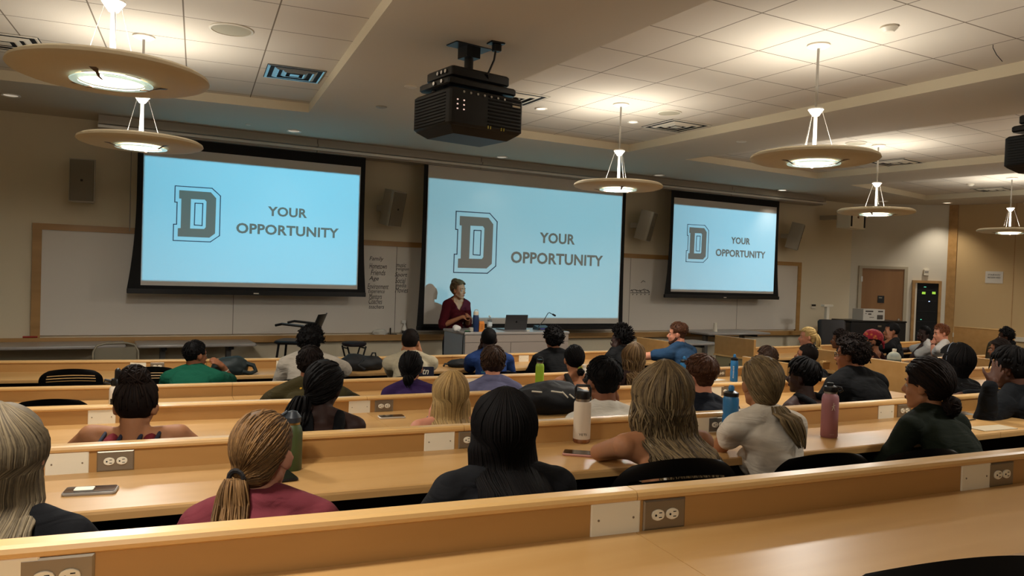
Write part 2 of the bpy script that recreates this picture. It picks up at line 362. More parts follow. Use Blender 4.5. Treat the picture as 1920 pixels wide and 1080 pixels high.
def screen(name, label, X0, X1, Z0, Z1, ztop, barx0, barx1, barz, sx0=.06):
    t = thing('projection_screen', label, 'projection screen', (0, 0, 0), 0)
    Y = 9.6
    MB().box(X0, X1, Y, Y+.003, Z0, Z1).build('picture_area', M_screen, t)
    mb = MB(); mb.box(X0-sx0, X0, Y-.001, Y+.003, Z0-.05, ztop); mb.box(X1, X1+sx0, Y-.001, Y+.003, Z0-.05, ztop)
    mb.box(X0, X1, Y-.001, Y+.003, Z0-.06, Z0)
    if Z1 < ztop: mb.box(X0, X1, Y-.001, Y+.003, Z1, ztop)
    for sgn, xe, xb in ((-1, X0-sx0, barx0), (1, X1+sx0, barx1)):   # curved tension wings
        H = ztop-barz; n = 14; pts = [(xe, ztop), (xe, barz)]
        curve = [(xe+(xb-xe)*(max(0, (k/n-.35)/.65))**2.2, ztop-H*k/n) for k in range(n+1)]
        poly = curve+[(xe, barz)]
        mb.loft([[Vector((x, Y-.001, z)) for x, z in poly], [Vector((x, Y+.003, z)) for x, z in poly]])
    mb.build('black_border', M_blackm, t)
    mb = MB(); mb.rbox(barx0, barx1, Y-.025, Y+.025, barz-.04, barz+.015, .01); mb.build('bottom_bar', M_black, t)
    MB().box((X0+X1)/2-.03, (X0+X1)/2+.03, Y-.0275, Y-.0255, barz-.025, barz-.012).build('maker_badge', M_white, t)
    return t
S = [('left', 'leftmost projection screen showing YOUR OPPORTUNITY, hanging over the left whiteboard', .43, 2.95, 1.495, 3.07, 3.2, .29, 3.06, 1.44, (.44, 2.935, 1.55, 2.96)),
     ('mid', 'largest projection screen showing YOUR OPPORTUNITY, directly behind the speaker at the lectern', 3.88, 7.12, 1.045, 3.2, 3.2, 3.78, 7.2, 1.0, (3.89, 7.11, 1.13, 3.015)),
     ('right', 'rightmost and smallest-looking projection screen showing YOUR OPPORTUNITY, nearest the wooden door', 8.14, 10.46, 1.56, 3.08, 3.2, 8.01, 10.59, 1.50, (8.14, 10.46, 1.6, 2.968))]
D_out = [(.13, .777), (.29, .78), (.328, .721), (.328, .389), (.288, .333), (.127, .331), (.127, .464), (.14, .465), (.14, .645), (.13, .645)]
D_fill = [(.148, .745), (.285, .746), (.309, .7), (.308, .405), (.283, .368), (.146, .366), (.146, .433), (.158, .435), (.158, .676), (.148, .677)]
D_hole = [(.199, .679), (.259, .681), (.267, .666), (.266, .453), (.259, .438), (.198, .436)]
D_rect = [(.217, .647), (.251, .648), (.25, .465), (.216, .467)]
SCR = []
for nm, lab, X0, X1, Z0, Z1, zt, b0, b1, bz, im in S:
    t = screen(nm, lab, X0, X1, Z0, Z1, zt, b0, b1, bz); w_, h_ = im[1]-im[0], im[3]-im[2]
    P = lambda q: Vector((im[0]+q[0]*w_, 0, im[2]+q[1]*h_))
    def fillmesh(loops, name, m, yy):
        bm = bmesh.new(); ed = []
        for lp in loops:
            v_ = [bm.verts.new((p.x, yy, p.z)) for p in lp]
            for i in range(len(v_)): ed.append(bm.edges.new((v_[i], v_[(i+1) % len(v_)])))
        bmesh.ops.triangle_fill(bm, edges=ed)
        g = bmesh.ops.extrude_face_region(bm, geom=list(bm.faces)); bmesh.ops.translate(bm, verts=[v for v in g['geom'] if isinstance(v, bmesh.types.BMVert)], vec=(0, .001, 0))
        bmesh.ops.recalc_face_normals(bm, faces=bm.faces)
        me = bpy.data.meshes.new(name); bm.to_mesh(me); bm.free(); obj(name, me, m, t)
    fillmesh([[P(q) for q in D_fill], [P(q) for q in D_hole]], 'letter_emblem', M_ink, 9.5975)
    mb = MB()
    for lp in (D_out, D_rect):
        L = [P(q)+Vector((0, 9.5975, 0)) for q in lp]
        for a, b in zip(L, L[1:]+L[:1]):
            d = (b-a).normalized()*.005*w_/2.5; nn = Vector((-d.z, 0, d.x))
            mb.loft([[a-d+nn, a-d-nn, a-d-nn+Vector((0, .001, 0)), a-d+nn+Vector((0, .001, 0))], [b+d+nn, b+d-nn, b+d-nn+Vector((0, .001, 0)), b+d+nn+Vector((0, .001, 0))]])
    mb.build('emblem_outline', M_inkout, t)
    text('slide_text', 'YOUR', M_ink, t, P((.642, .622))+Vector((0, 9.5975, 0)), width=w_*.19, height=h_*.083, bold=.030, spacing=1.04)
    text('slide_text', 'OPPORTUNITY', M_ink, t, P((.651, .462))+Vector((0, 9.5975, 0)), width=w_*.497, height=h_*.089, bold=.030, spacing=1.04)
    SCR.append((t, im))

# projectors' light: a point light whose beam is limited to the slide's rectangle on the screen plane
def projector_beam(parent, pos, im, col, power):
    L = bpy.data.lights.new('projector_beam', 'POINT'); L.energy = power; L.color = col; L.shadow_soft_size = .012; L.use_nodes = True
    nt = L.node_tree; em = nt.nodes.get('Emission') or nt.nodes.new('ShaderNodeEmission'); out = nt.nodes.get('Light Output') or nt.nodes.new('ShaderNodeOutputLight')
    tc = nt.nodes.new('ShaderNodeTexCoord'); sp = nt.nodes.new('ShaderNodeSeparateXYZ'); nt.links.new(tc.outputs['Normal'], sp.inputs[0])
    def mth(op, a, b=None):
        n = nt.nodes.new('ShaderNodeMath'); n.operation = op
        for k, v in enumerate((a, b)):
            if v is None: continue
            if isinstance(v, (int, float)): n.inputs[k].default_value = v
            else: nt.links.new(v, n.inputs[k])
        return n.outputs[0]
    dy = 9.6-pos[1]; X_ = mth('DIVIDE', sp.outputs[0], sp.outputs[1]); Z_ = mth('DIVIDE', sp.outputs[2], sp.outputs[1])
    m_ = mth('GREATER_THAN', sp.outputs[1], 0.0) if BEAM_SIGN > 0 else mth('LESS_THAN', sp.outputs[1], 0.0)
    for v, a, b in ((X_, (im[0]-pos[0])/dy, (im[1]-pos[0])/dy), (Z_, (im[2]-pos[2])/dy, (im[3]-pos[2])/dy)):
        m_ = mth('MULTIPLY', m_, mth('GREATER_THAN', v, a)); m_ = mth('MULTIPLY', m_, mth('LESS_THAN', v, b))
    nt.links.new(m_, em.inputs['Strength']); nt.links.new(em.outputs[0], out.inputs[0])
    o = bpy.data.objects.new('projector_beam', L); COL.objects.link(o); o.location = pos
    if parent: o.parent = parent; o.matrix_parent_inverse = (Matrix.Translation(parent.location) @ Matrix.Rotation(parent.rotation_euler.z, 4, 'Z')).inverted()
    return o
BEAM_SIGN = 1
# ------------------------------------------------------------------ ceiling things
def beam_only(): pass
_pend = None
def pendant(loc, zc, label, first=None):
    """loc = centre of disc; zc = ceiling height"""
    D = .43; z = loc[2]
    t = thing('pendant_lamp', label, 'pendant lamp', (loc[0], loc[1], z), rnd.uniform(0, 6), 'round disc pendant lamps')
    h = zc-z
    MB().lathe([(.001, h), (.075, h), (.078, h-.012), (.06, h-.022), (.02, h-.026), (.001, h-.026)], 28).build('canopy', M_rod, t, smooth=35)
    mb = MB(); mb.lathe([(.001, h-.02), (.009, h-.021), (.009, .345), (.001, .344)], 12); mb.lathe([(.001, .345), (.0125, .343), (.0125, .05), (.001, .049)], 14)
    mb.build('rod', mat('rod_paint', 'a8a298', .5), t, smooth=35)
    MB().lathe([(.001, .352), (.05, .348), (.052, .338), (.022, .296), (.001, .294)], 24).build('cone_collar', M_rod, t, smooth=35)
    mb = MB()
    for k in range(3): a = R(45+120*k); mb.tube([(.04*math.cos(a), .04*math.sin(a), .335), (.135*math.cos(a), .135*math.sin(a), .02)], .0014, 6)
    mb.build('support_cable', mat('cable_grey', '8c867c', .5), t)
    # wide annular reflector disc, open in the middle
    rings = []
    for r, zz in ((.150, .012), (.20, .030), (.30, .034), (.400, .028), (.424, .014), (D, -.002), (.420, -.012), (.385, -.024), (.30, -.026), (.20, -.026), (.155, -.022)):
        rings.append([(r*math.cos(2*math.pi*k/64), r*math.sin(2*math.pi*k/64), zz) for k in range(64)])
    MB().loft(rings+[rings[0]], caps=False).build('reflector_disc', M_disc, t, smooth=30)
    # lamp tray above the glass
    mb = MB().lathe([(.001, .05), (.07, .05), (.075, .03), (.06, .012), (.001, .012)], 24); mb.build('lamp_tray', M_white, t, smooth=35)
    MB().lathe([(.001, -.034), (.138, -.034), (.141, -.030), (.141, -.022), (.001, -.022)], 40).build('inner_diffuser', mat('pendant_glow', 'fff6e2', .4, emit='fff3dc', estr=PEND_GLASS), t, smooth=30)
    g = MB().lathe([(.142, -.042), (.176, -.042), (.178, -.039), (.176, -.036), (.142, -.036), (.142, -.042)], 48)
    g.build('glass_ring', mat('green_edge_glass', 'd8efe4', .08, trans=.7, emit='e2efe4', estr=PEND_GLASS*.10), t, smooth=30)
    for k in range(3):
        a = R(20+120*k); c, s_ = math.cos(a), math.sin(a)
        def q(r, zz, w): return [(r*c-w*s_, r*s_+w*c, zz), (r*c+w*s_, r*s_-w*c, zz), (r*c+w*s_, r*s_-w*c, zz-.004), (r*c-w*s_, r*s_+w*c, zz-.004)]
        MB().loft([q(.265, -.02, .016), q(.215, -.026, .014), q(.19, -.034, .006), (q(.165, -.046, .006)), q(.12, -.048, .006)]).build('clip_arm', mat('bronze_clip', '5a4330', .4, metal=.6), t)
    light('AREA', (0, 0, .07), PEND_UP, (1, .965, .89), .32, (R(180), 0, 0), t, 'uplight')
    light('AREA', (0, 0, -.037), PEND_DOWN, (1, .965, .89), .25, (0, 0, 0), t, 'downlight_glow')
    return t
def pd(px, py, z, zc=ZT): p = onZ(px, py, z); return (p.x, p.y, z)
ZD = 2.65
pendant(pd(210, 140, ZD), ZT, 'nearest and largest-looking disc pendant lamp at the top left')
pendant(pd(265, 268, ZD), ZT, 'disc pendant lamp hanging in front of the leftmost screen\'s top corner')
pendant(pd(1159, 349, ZD), ZT, 'disc pendant lamp over the right end of the middle screen')
pendant(pd(1526, 297, ZD), ZT, 'large-looking disc pendant lamp hanging right of the middle bay')
pendant(pd(1642, 397, ZD), ZT, 'disc pendant lamp in front of the box-shaped corner loudspeaker')
pendant(pd(1893, 433, ZD), ZT, 'farthest disc pendant lamp at the right edge before the tan wall')
# the same fittings carry on behind the camera along each bay
for x, y in ((-.2, 1.7), (-.5, -.6), (4.45, 1.35), (8.9, 3.4), (9.2, .8), (12.6, 3.9), (13.0, 1.2)):
    pendant((x, y, ZD), ZT, 'disc pendant lamp outside the picture, over the rear rows')

def downlight(px, py, zc, r, label, lit=1.0):
    p = onZ(px, py, zc); t = thing('recessed_downlight', label, 'downlight', (p.x, p.y, zc), 0, 'recessed ceiling downlights')
    MB().lathe([(r*.75, 0), (r, -.001), (r*1.02, -.008), (r*.97, -.012), (r*.74, -.006), (r*.75, 0)], 28).build('trim_ring', M_rod, t, smooth=35)
    lit_on = lit > .2
    MB().lathe([(.001, .0005), (r*.74, .0005), (r*.74, -.003), (.001, -.003)], 24).build('reflector', mat('downlight_reflector', 'd9d9df', .12, metal=1, emit='fff0d8', estr=.25) if not lit_on else mat('downlight_lit', 'fff2dc', .3, emit='ffedd0', estr=1.6), t)
    light('SPOT', (0, 0, -.03), DOWNLIGHT*lit, (1, .90, .76), .04, (0, 0, 0), t, 'spot_lamp', spot=R(100), blend=.8)  # unlit fittings also get a weak added spot; their reflectors glow faintly
    return t
downlight(20, 178, ZS, .085, 'recessed downlight at the far left of the soffit', .05)
downlight(551, 245, ZS, .085, 'recessed downlight in the soffit above the leftmost screen', .05)
downlight(941, 294, ZS, .085, 'recessed downlight in the soffit above the middle screen\'s left half', .05)
downlight(1235, 328, ZS, .085, 'recessed downlight in the soffit between middle and right screens', .05)
downlight(1467, 356, ZS, .085, 'brightly lit recessed downlight above the rightmost screen', .21)
downlight(1656, 377, ZS, .085, 'recessed downlight in the soffit above the corner loudspeaker', .05)
downlight(1776, 380, ZS, .085, 'lit recessed downlight beside the veneered wall')
downlight(1015, 203, ZT, .06, 'small recessed downlight in the tiles right of the projector')
downlight(1187, 228, ZT, .06, 'small recessed downlight in the tiles right of the pendant rod')
for (px, py, lab) in ((715, 200, 'plain round cover plate in the soffit left of the projector'), (770, 162, 'small flat detector disc in the soffit beside the projector'), (1390, 265, 'small cover plate in the soffit between the two right bays'), (465, 233, 'tiny sprinkler cover in the soffit above the leftmost screen')):
    p = onZ(px, py, ZS); r_ = .055 if px != 465 else .03
    o = MB().lathe([(.001, 0), (r_, 0), (r_, -.006), (r_*.8, -.01), (.001, -.011)], 20).build('cover_plate', M_white if px != 715 else mat('cover_grey', 'a09887', .5), smooth=35); o.location = p; tag(o, lab, 'cover plate')
for (px, py, lab) in ((1667, 50, 'white round detector on the tiles at the upper right'), (1820, 345, 'cone-shaped detector on the far tiles at the right')):
    p = onZ(px, py, ZT); o = MB().lathe([(.001, 0), (.055, 0), (.055, -.012), (.03, -.035), (.001, -.037)], 24).build('smoke_detector', M_white, smooth=35); o.location = p; tag(o, lab, 'smoke detector')
for (px, py, r_, lab) in ((434, 55, .15, 'round ceiling loudspeaker in the upper-left tiles'), (1255, 211, .12, 'round ceiling loudspeaker above the square vent of the middle bay'), (1605, 268, .12, 'round ceiling loudspeaker in the third bay behind the large disc lamp')):
    p = onZ(px, py, ZT); t = thing('ceiling_loudspeaker', lab, 'ceiling loudspeaker', p)
    MB().lathe([(r_*.9, 0), (r_, 0), (r_, -.006), (r_*.9, -.01), (r_*.9, 0)], 36).build('rim', M_white, t, smooth=35)
    MB().lathe([(.001, 0), (r_*.9, 0), (r_*.9, -.006), (.001, -.008)], 36).build('grille', mat('ceiling_grille', 'aaa28c', .8, bump=.5, bscale=700), t, smooth=35)
def vent(px, py, rot, lab, s=.27, shiny=False, flat=1.0):
    p = onZ(px, py, ZT); t = thing('air_vent', lab, 'air vent', p, rot)
    m = mat('vent_steel', 'b9c0c4', .25, metal=.8) if shiny else M_white
    mb = MB(); mb.box(-s*flat, s*flat, -s*.98, s*.98, -.006, -.002); mb.build('back_plate', M_blackm, t)
    def frame(a, b, z0, z1, nm):
        mb = MB(); ring = lambda k, z: [(k*flat, k, z), (-k*flat, k, z), (-k*flat, -k, z), (k*flat, -k, z)]
        mb.loft([ring(a, z0), ring(b, z1), ring(b-.012, z1+.002), ring(a-.012, z0+.002), ring(a, z0)], caps=False); mb.build(nm, m, t)
    frame(s, s*.94, -.004, -.010, 'outer_frame'); frame(s*.74, s*.62, -.006, -.018, 'louvre'); frame(s*.44, s*.34, -.006, -.018, 'louvre')
    MB().box(-s*.16*flat, s*.16*flat, -s*.16, s*.16, -.018, -.012).build('centre_plate', m, t)
vent(552, 138, COFROT[0], 'mirror-like metal air vent in the tiles left of the soffit corner', .24, True)
vent(1268, 236, 0, 'white four-way air vent in the far right corner of the middle bay')
vent(1680, 304, COFROT[2], 'four-way air vent behind the large disc lamp in the third bay')
vent(1862, 355, COFROT[3], 'narrow-looking air vent in the farthest bay at right', .26)
vent(8, 78, COFROT[0], 'slatted air vent cut by the top left edge of the picture')
vent(965, 183, 0, 'air vent half hidden behind the hanging projector', .25)
p = onZ(1862, 84, ZT); o = MB().tube([(0, 0, 0), (0, 0, -.02), (.01, -.02, -.07), (.03, -.05, -.12)], .0025, 5).build('hanging_wire', M_black); o.location = p; tag(o, 'short black wire dangling from the tiles at the upper right', 'wire')

def projector(loc, rz, label, plabel=None):
    t = thing('ceiling_projector', label, 'projector', loc, rz)      # origin on the soffit, +Y towards the screen
    mb = MB(); mb.rbox(-.15, .15, -.07, .07, -.008, 0, .01); mb.box(-.055, .055, -.06, .06, -.085, -.008)
    mb.lathe([(.001, -.20), (.032, -.20), (.032, -.08), (.001, -.08)], 20); mb.lathe([(.001, -.19), (.042, -.19), (.042, -.165), (.001, -.165)], 20); mb.build('ceiling_mount', M_black, t, smooth=30)
    mb = MB(); mb.rbox(-.24, .24, -.17, .17, -.27, -.20, .02); mb.build('tilt_plate', M_black, t, smooth=30)
    mb = MB(); mb.rbox(-.28, .28, -.20, .20, -.335, -.285, .02); mb.box(-.22, -.19, -.12, .12, -.36, -.2); mb.box(.19, .22, -.12, .12, -.36, -.2); mb.build('mount_bracket', M_black, t, smooth=30)
    mb = MB()
    for k in range(3): mb.lathe([(.001, 0), (.013, 0), (.013, .01), (.001, .01)], 10, Matrix.Translation((-.242, -.1+.05*k, -.232)) @ Matrix.Rotation(R(-90), 4, 'Y'))
    for k in range(2): mb.lathe([(.001, 0), (.013, 0), (.013, .01), (.001, .01)], 10, Matrix.Translation((-.282, -.12+.1*k, -.31)) @ Matrix.Rotation(R(-90), 4, 'Y'))
    mb.build('bolt', M_chrome, t)
    body = MB(); body.rbox(-.30, .30, -.26, .24, -.61, -.365, .03)
    body.loft([[(-.27+.02*k, -.24, -.61) if False else (0, 0, 0)]*3]*0 or [[(-.28, -.24, -.61), (.28, -.24, -.61), (.28, .22, -.61), (-.28, .22, -.61)], [(-.22, -.18, -.655), (.22, -.18, -.655), (.22, .16, -.655), (-.22, .16, -.655)]])
    bo = body.build('body', mat('projector_black', '17181a', .45), t, smooth=25)
    mb = MB()
    for k in range(9): z = -.585+.024*k; mb.box(.0, .27, -.2665, -.258, z, z+.010)
    mb.build('rear_grille', M_blackm, bo); mb = MB()
    for k in range(10): z = -.59+.021*k; mb.box(-.3065, -.299, -.2, .2, z, z+.004)
    mb.build('side_grille', M_blackm, bo)
    mb = MB(); mb.lathe([(.001, 0), (.085, 0), (.085, .05), (.07, .075), (.06, .07), (.001, .05)], 28, Matrix.Translation((-.02, .24, -.48)) @ Matrix.Rotation(R(-90), 4, 'X')); mb.build('lens', M_black, t, smooth=30)
    mb = MB()
    for k in range(2):
        for j in range(3): mb.box(-.25+.05*k, -.24+.05*k, -.264, -.259, -.45-.03*j, -.442-.03*j)
    mb.build('indicator_light', mat('indicator_white', 'ffe4d8', .4, emit='ffd8cc', estr=.5), bo)
    for x in (.0, .02, .11, .13): MB().box(x, x+.006, -.264, -.259, -.605, -.585).build('warning_mark', mat('indicator_yellow', 'd8d060', .5), bo)
    MB().box(.20, .265, -.2655, -.259, -.43, -.405).build('asset_label', M_ivory, bo)
    mb = MB()
    for k in range(7): mb.lathe([(.001, 0), (.008, 0), (.008, .006), (.001, .006)], 10, Matrix.Translation((-.2+.055*k, -.262, -.39)) @ Matrix.Rotation(R(90), 4, 'X'))
    mb.build('input_jack', M_metal, bo)
    mb = MB(); mb.ell((-.27, .0, -.36), (.02, .02, .015)); mb.ell((.27, -.2, -.36), (.025, .025, .02)); mb.build('foot', M_black, t, smooth=60)
    return t
pj = projector(onZ(880, 88, ZS), R(8), 'black ceiling projector hanging from the soffit in front of the leftmost screen')
p = onZ(930, 80, ZS)
cb = thing('power_cord', 'black plug and cord running from the soffit outlet down to the projector', 'cord', p)
MB().rbox(-.055, .055, -.04, .04, -.012, 0, .008).build('outlet_plate', M_black, cb); MB().rbox(-.02, .035, -.025, .025, -.06, -.012, .008).build('plug', M_black, cb)
q = pj.location-Vector(p); MB().tube([(-.0, 0, -.05), (-.01, 0, -.12), (-.045, .02, -.22), (q.x+.12, q.y-.1, -.31), (q.x+.02, q.y-.24, -.40)], .007, 6).build('cable', M_black, cb)
projector_beam(pj, (pj.location.x, pj.location.y+.36, 2.87), SCR[0][1], (.16, .66, 1.0), PROJ*.9)
p2_ = onZ(1990, 168, ZS); pj2 = projector(p2_, R(-4), 'black ceiling projector cut by the right edge of the picture')
projector_beam(pj2, (pj2.location.x, pj2.location.y+.36, 2.87), SCR[1][1], (.25, .70, .95), PROJ*1.15)
pj3 = projector((10.6, 5.2, ZS), R(5), 'black ceiling projector outside the picture, facing the rightmost screen')
projector_beam(pj3, (10.6, 5.56, 2.87), SCR[2][1], (.26, .70, 1.0), PROJ*.75)

# ------------------------------------------------------------------ wall loudspeakers
def wall_speaker(px, py, yaw, tilt, label, hpx=None):
    p = onY(px, py, 9.72); t = thing('wall_loudspeaker', label, 'loudspeaker', p, yaw, 'tilted loudspeakers on the front wall')
    M = Matrix.Rotation(tilt, 4, 'X')
    w1, h1 = .128, .235
    prof = [(-w1, -.10), (w1, -.10), (w1*.98, -.06), (w1*.55, .12), (-w1*.55, .12), (-w1*.98, -.06)]
    MB().prism(prof, -h1, h1, M).build('cabinet', M_speaker, t)
    MB().rbox(-w1*.92, w1*.92, -.112, -.10, -h1*.95, h1*.95, .01, M).build('front_grille', M_grille, t)
    MB().box(-.012, .012, -.116, -.112, -.012, .012, M).build('badge', M_black, t)
    MB().box(-.03, .03, .10, 9.97-9.72+.0, -.04, .04).build('wall_bracket', M_speaker, t)
wall_speaker(158, 340, R(-12), R(0), 'leftmost wall loudspeaker, left of the leftmost screen')
wall_speaker(735, 390, R(28), R(12), 'tilted wall loudspeaker between the leftmost and middle screens')
wall_speaker(1211, 423, R(38), R(14), 'tilted wall loudspeaker between the middle and rightmost screens')
wall_speaker(1491, 443, R(42), R(14), 'tilted wall loudspeaker right of the rightmost screen')
WC = wall_matrix(P0, P1, 0)
t = thing('corner_loudspeaker', 'wide box-shaped ivory loudspeaker high in the right front corner', 'loudspeaker', onY(1597, 413, 9.4), R(12))
MB().rbox(-.30, .30, -.12, .14, -.155, .155, .01).build('cabinet', M_ivory, t); 
mb = MB(); mb.box(-.285, -.225, -.124, -.12, -.13, .13); mb.box(.225, .285, -.124, -.12, -.13, .13); mb.build('side_port', M_blackm, t)
MB().box(-.03, .03, -.124, -.12, .03, .07).build('badge', mat('badge_bronze', '6a4a30', .5), t)
MB().box(-.05, .05, .14, .60, .02, .1).build('wall_bracket', M_speaker, t)

# ------------------------------------------------------------------ rows of desks
def desk_row(row, label, seams, x0=None, x1=None, depth=.50, path=None, cap=None, floor=None, group=None):
    P = path or ROWS[row]; zc = cap or CAP[row]; zf = FLOOR[row] if floor is None else floor; zd = zc-.095
    t = thing('desk_row', label, 'desk', (0, 0, 0)); P = [(a, b) for a, b in P]
    x0 = P[0][0] if x0 is None else x0; x1 = P[-1][0] if x1 is None else x1
    cuts = [x0]+[s for s in seams if x0 < s < x1]+[x1]
    for a, b in zip(cuts, cuts[1:]):
        g = .0012
        MB().sweep(P, [(0, zc-.018), (.004, zc-.004), (.012, zc), (.048, zc), (.057, zc-.004), (.060, zc-.012), (.058, zc-.020), (.052, zc-.024), (0, zc-.024)], a+g, b-g).build('cap_rail', M_maple_lit, t)
        MB().sweep(P, [(.004, zd-.02), (.004, zc-.024), (.050, zc-.024), (.050, zd-.02)], a+g, b-g).build('privacy_panel', M_maple, t)
        MB().sweep(P, [(.0505, zd-.032), (.0505, zd), (depth-.008, zd), (depth-.002, zd-.004), (depth, zd-.012), (depth, zd-.032)], a+g, b-g).build('desktop', M_maple_top, t)
    MB().sweep(P, [(.006, zf), (.006, zd-.034), (.045, zd-.034), (.045, zf)], x0, x1).build('modesty_panel', M_desk_shade if True else M_maple, t)
    n = max(2, round((x1-x0)/1.6))
    def at(x):
        for a, b in zip(P, P[1:]):
            if a[0] <= x <= b[0]: return a[1]+(b[1]-a[1])*(x-a[0])/(b[0]-a[0])
        return P[-1][1] if x > P[-1][0] else P[0][1]
    for k in range(n+1):
        x = x0+.05+(x1-x0-.1)*k/n; y = at(x); MB().box(x-.015, x+.015, y-depth+.08, y-.05, zf, zd-.034).build('support_leg', M_desk_shade, t)
    return t, zd
def socket_mesh():
    mb = MB()
    ring = lambda r1, r2, y: [(r1*math.cos(a)*(1 if abs(math.cos(a)) < .8 else .9), y, r2*math.sin(a)) for a in [2*math.pi*k/20 for k in range(20)]]
    mb.loft([ring(.0145, .017, 0), ring(.0145, .017, -.003), ring(.0135, .016, -.004)]); a = mb.mesh('socket', 30)
    mb = MB(); mb.box(-.0065, -.0045, -.0046, -.0039, .001, .009); mb.box(.0045, .0065, -.0046, -.0039, .001, .009); mb.lathe([(.001, 0), (.0028, 0), (.0028, .0006), (.001, .0006)], 10, Matrix.Translation((0, -.0039, -.007)) @ Matrix.Rotation(R(90), 4, 'X')); b = mb.mesh('slots')
    return a, b
SOCK, SLOT = socket_mesh()
SOCK.materials.append(M_ivory); SLOT.materials.append(M_blackm)
sl = SLOT.copy()
# socket with dark slots as one mesh with two materials
def joined(a, b, ma, mb_):
    bm = bmesh.new(); bm.from_mesh(a); na = len(bm.faces); bm.from_mesh(b); bm.faces.ensure_lookup_table()
    for i, f in enumerate(bm.faces): f.material_index = 0 if i < na else 1
    me = bpy.data.meshes.new('socket'); bm.to_mesh(me); bm.free(); me.materials.append(ma); me.materials.append(mb_); return me
SOCKET = joined(SOCK, SLOT, M_ivory, M_blackm)
PLATE = MB().loft([[(-.057, 0, -.035), (.057, 0, -.035), (.057, 0, .035), (-.057, 0, .035)], [(-.057, -.002, -.035), (.057, -.002, -.035), (.057, -.002, .035), (-.057, -.002, .035)], [(-.053, -.0045, -.031), (.053, -.0045, -.031), (.053, -.0045, .031), (-.053, -.0045, .031)]]).mesh('plate'); PLATE.materials.append(M_plate)
BLANK = MB().loft([[(-.064, 0, -.039), (.064, 0, -.039), (.064, 0, .039), (-.064, 0, .039)], [(-.064, -.002, -.039), (.064, -.002, -.039), (.064, -.002, .039), (-.064, -.002, .039)], [(-.061, -.004, -.036), (.061, -.004, -.036), (.061, -.004, .036), (-.061, -.004, .036)]]).mesh('blank'); BLANK.materials.append(M_ivory)
SCREW = MB().lathe([(.001, 0), (.0028, 0), (.0028, .001), (.001, .0012)], 8, Matrix.Rotation(R(90), 4, 'X')).mesh('screw'); SCREW.materials.append(M_plate)
def path_at(P, px, py):
    """x where the ray through px meets the panel face in plan"""
    d = ray(px, py); best = None
    for a, b in zip(P, P[1:]):
        t = (Vector((b[0], b[1]))-Vector((a[0], a[1]))).normalized(); n = Vector((t.y, -t.x)); a2 = Vector((a[0], a[1]))+n*.0505; b2 = Vector((b[0], b[1]))+n*.0505
        den = d.x*(b2.y-a2.y)-d.y*(b2.x-a2.x)
        s = (a2.x*(b2.y-a2.y)-a2.y*(b2.x-a2.x))/den; u = ((d.x*s-a2.x)*(b2.x-a2.x)+(d.y*s-a2.y)*(b2.y-a2.y))/(b2-a2).length_squared
        if -.01 <= u <= 1.01 and s > 0: best = (Vector((d.x*s, d.y*s)), math.atan2(t.y, t.x))
    return best
def outlet(t, P, px, py, zmid, kind):
    hit = path_at(P, px, py)
    if not hit: return
    p, a = hit
    if kind == 'o':
        o = obj('power_outlet', PLATE, None, t); o.location = (p.x, p.y, zmid); o.rotation_euler = (0, 0, a)
        for s in (-1, 1):
            k = obj('socket', SOCKET, None, o); k.location = (s*.0195, -.0045, 0); k.rotation_euler = (0, R(90)*1, 0)
    else:
        o = obj('blank_plate', BLANK, None, t); o.location = (p.x, p.y, zmid); o.rotation_euler = (0, 0, a); o['label'] = 'ivory blank plate'
        for s in (-1, 1): k = obj('screw', SCREW, None, o); k.location = (s*.045, -.004, 0)
OUT = {'A': [(108, 1062, 'o'), (1245, 951, 'o'), (1876, 878, 'o'), (1154, 961, 'b'), (1829, 885, 'b'), (-8, 1070, 'b')],
 'B': [(217, 858, 'o'), (884, 819, 'o'), (1346, 785, 'o'), (1695, 769, 'o'), (126, 863, 'b'), (824, 823, 'b'), (1323, 787, 'b'), (1661, 771, 'b')],
 'C': [(720, 758, 'o'), (1363, 728, 'o'), (674, 760, 'b'), (191, 778, 'b'), (1344, 729, 'b'), (258, 775, 'o')],
 'D': [(1352, 698, 'o'), (912, 711, 'o'), (884, 713, 'b')],
 'E': [(295, 686, 'o'), (259, 684, 'b'), (531, 678, 'b'), (1006, 668, 'o'), (982, 669, 'b')]}
LAB = {'A': 'nearest long maple desk row, crossing the whole bottom of the picture', 'B': 'second nearest maple desk row, where the front-most seen students sit',
 'C': 'third maple desk row from the bottom, with a phone lying on it', 'D': 'fourth maple desk row from the bottom, with the lime green bottle', 'E': 'farthest long maple desk row, facing the lectern and grey tables'}
SEAM = {'A': [-.9, 1.10], 'B': [-.9, 1.33, 4.07], 'C': [-.9, 1.42, 3.6], 'D': [.9, 3.1], 'E': [.9, 3.3]}
DZ = {}; DESK = {}
for r_ in 'ABCDE':
    t, zd = desk_row(r_, LAB[r_], SEAM[r_], depth=.45 if r_ == 'A' else .50); DZ[r_] = zd; DESK[r_] = t
    for px, py, k in OUT[r_]: outlet(t, ROWS[r_], px, py, CAP[r_]-.060, k)
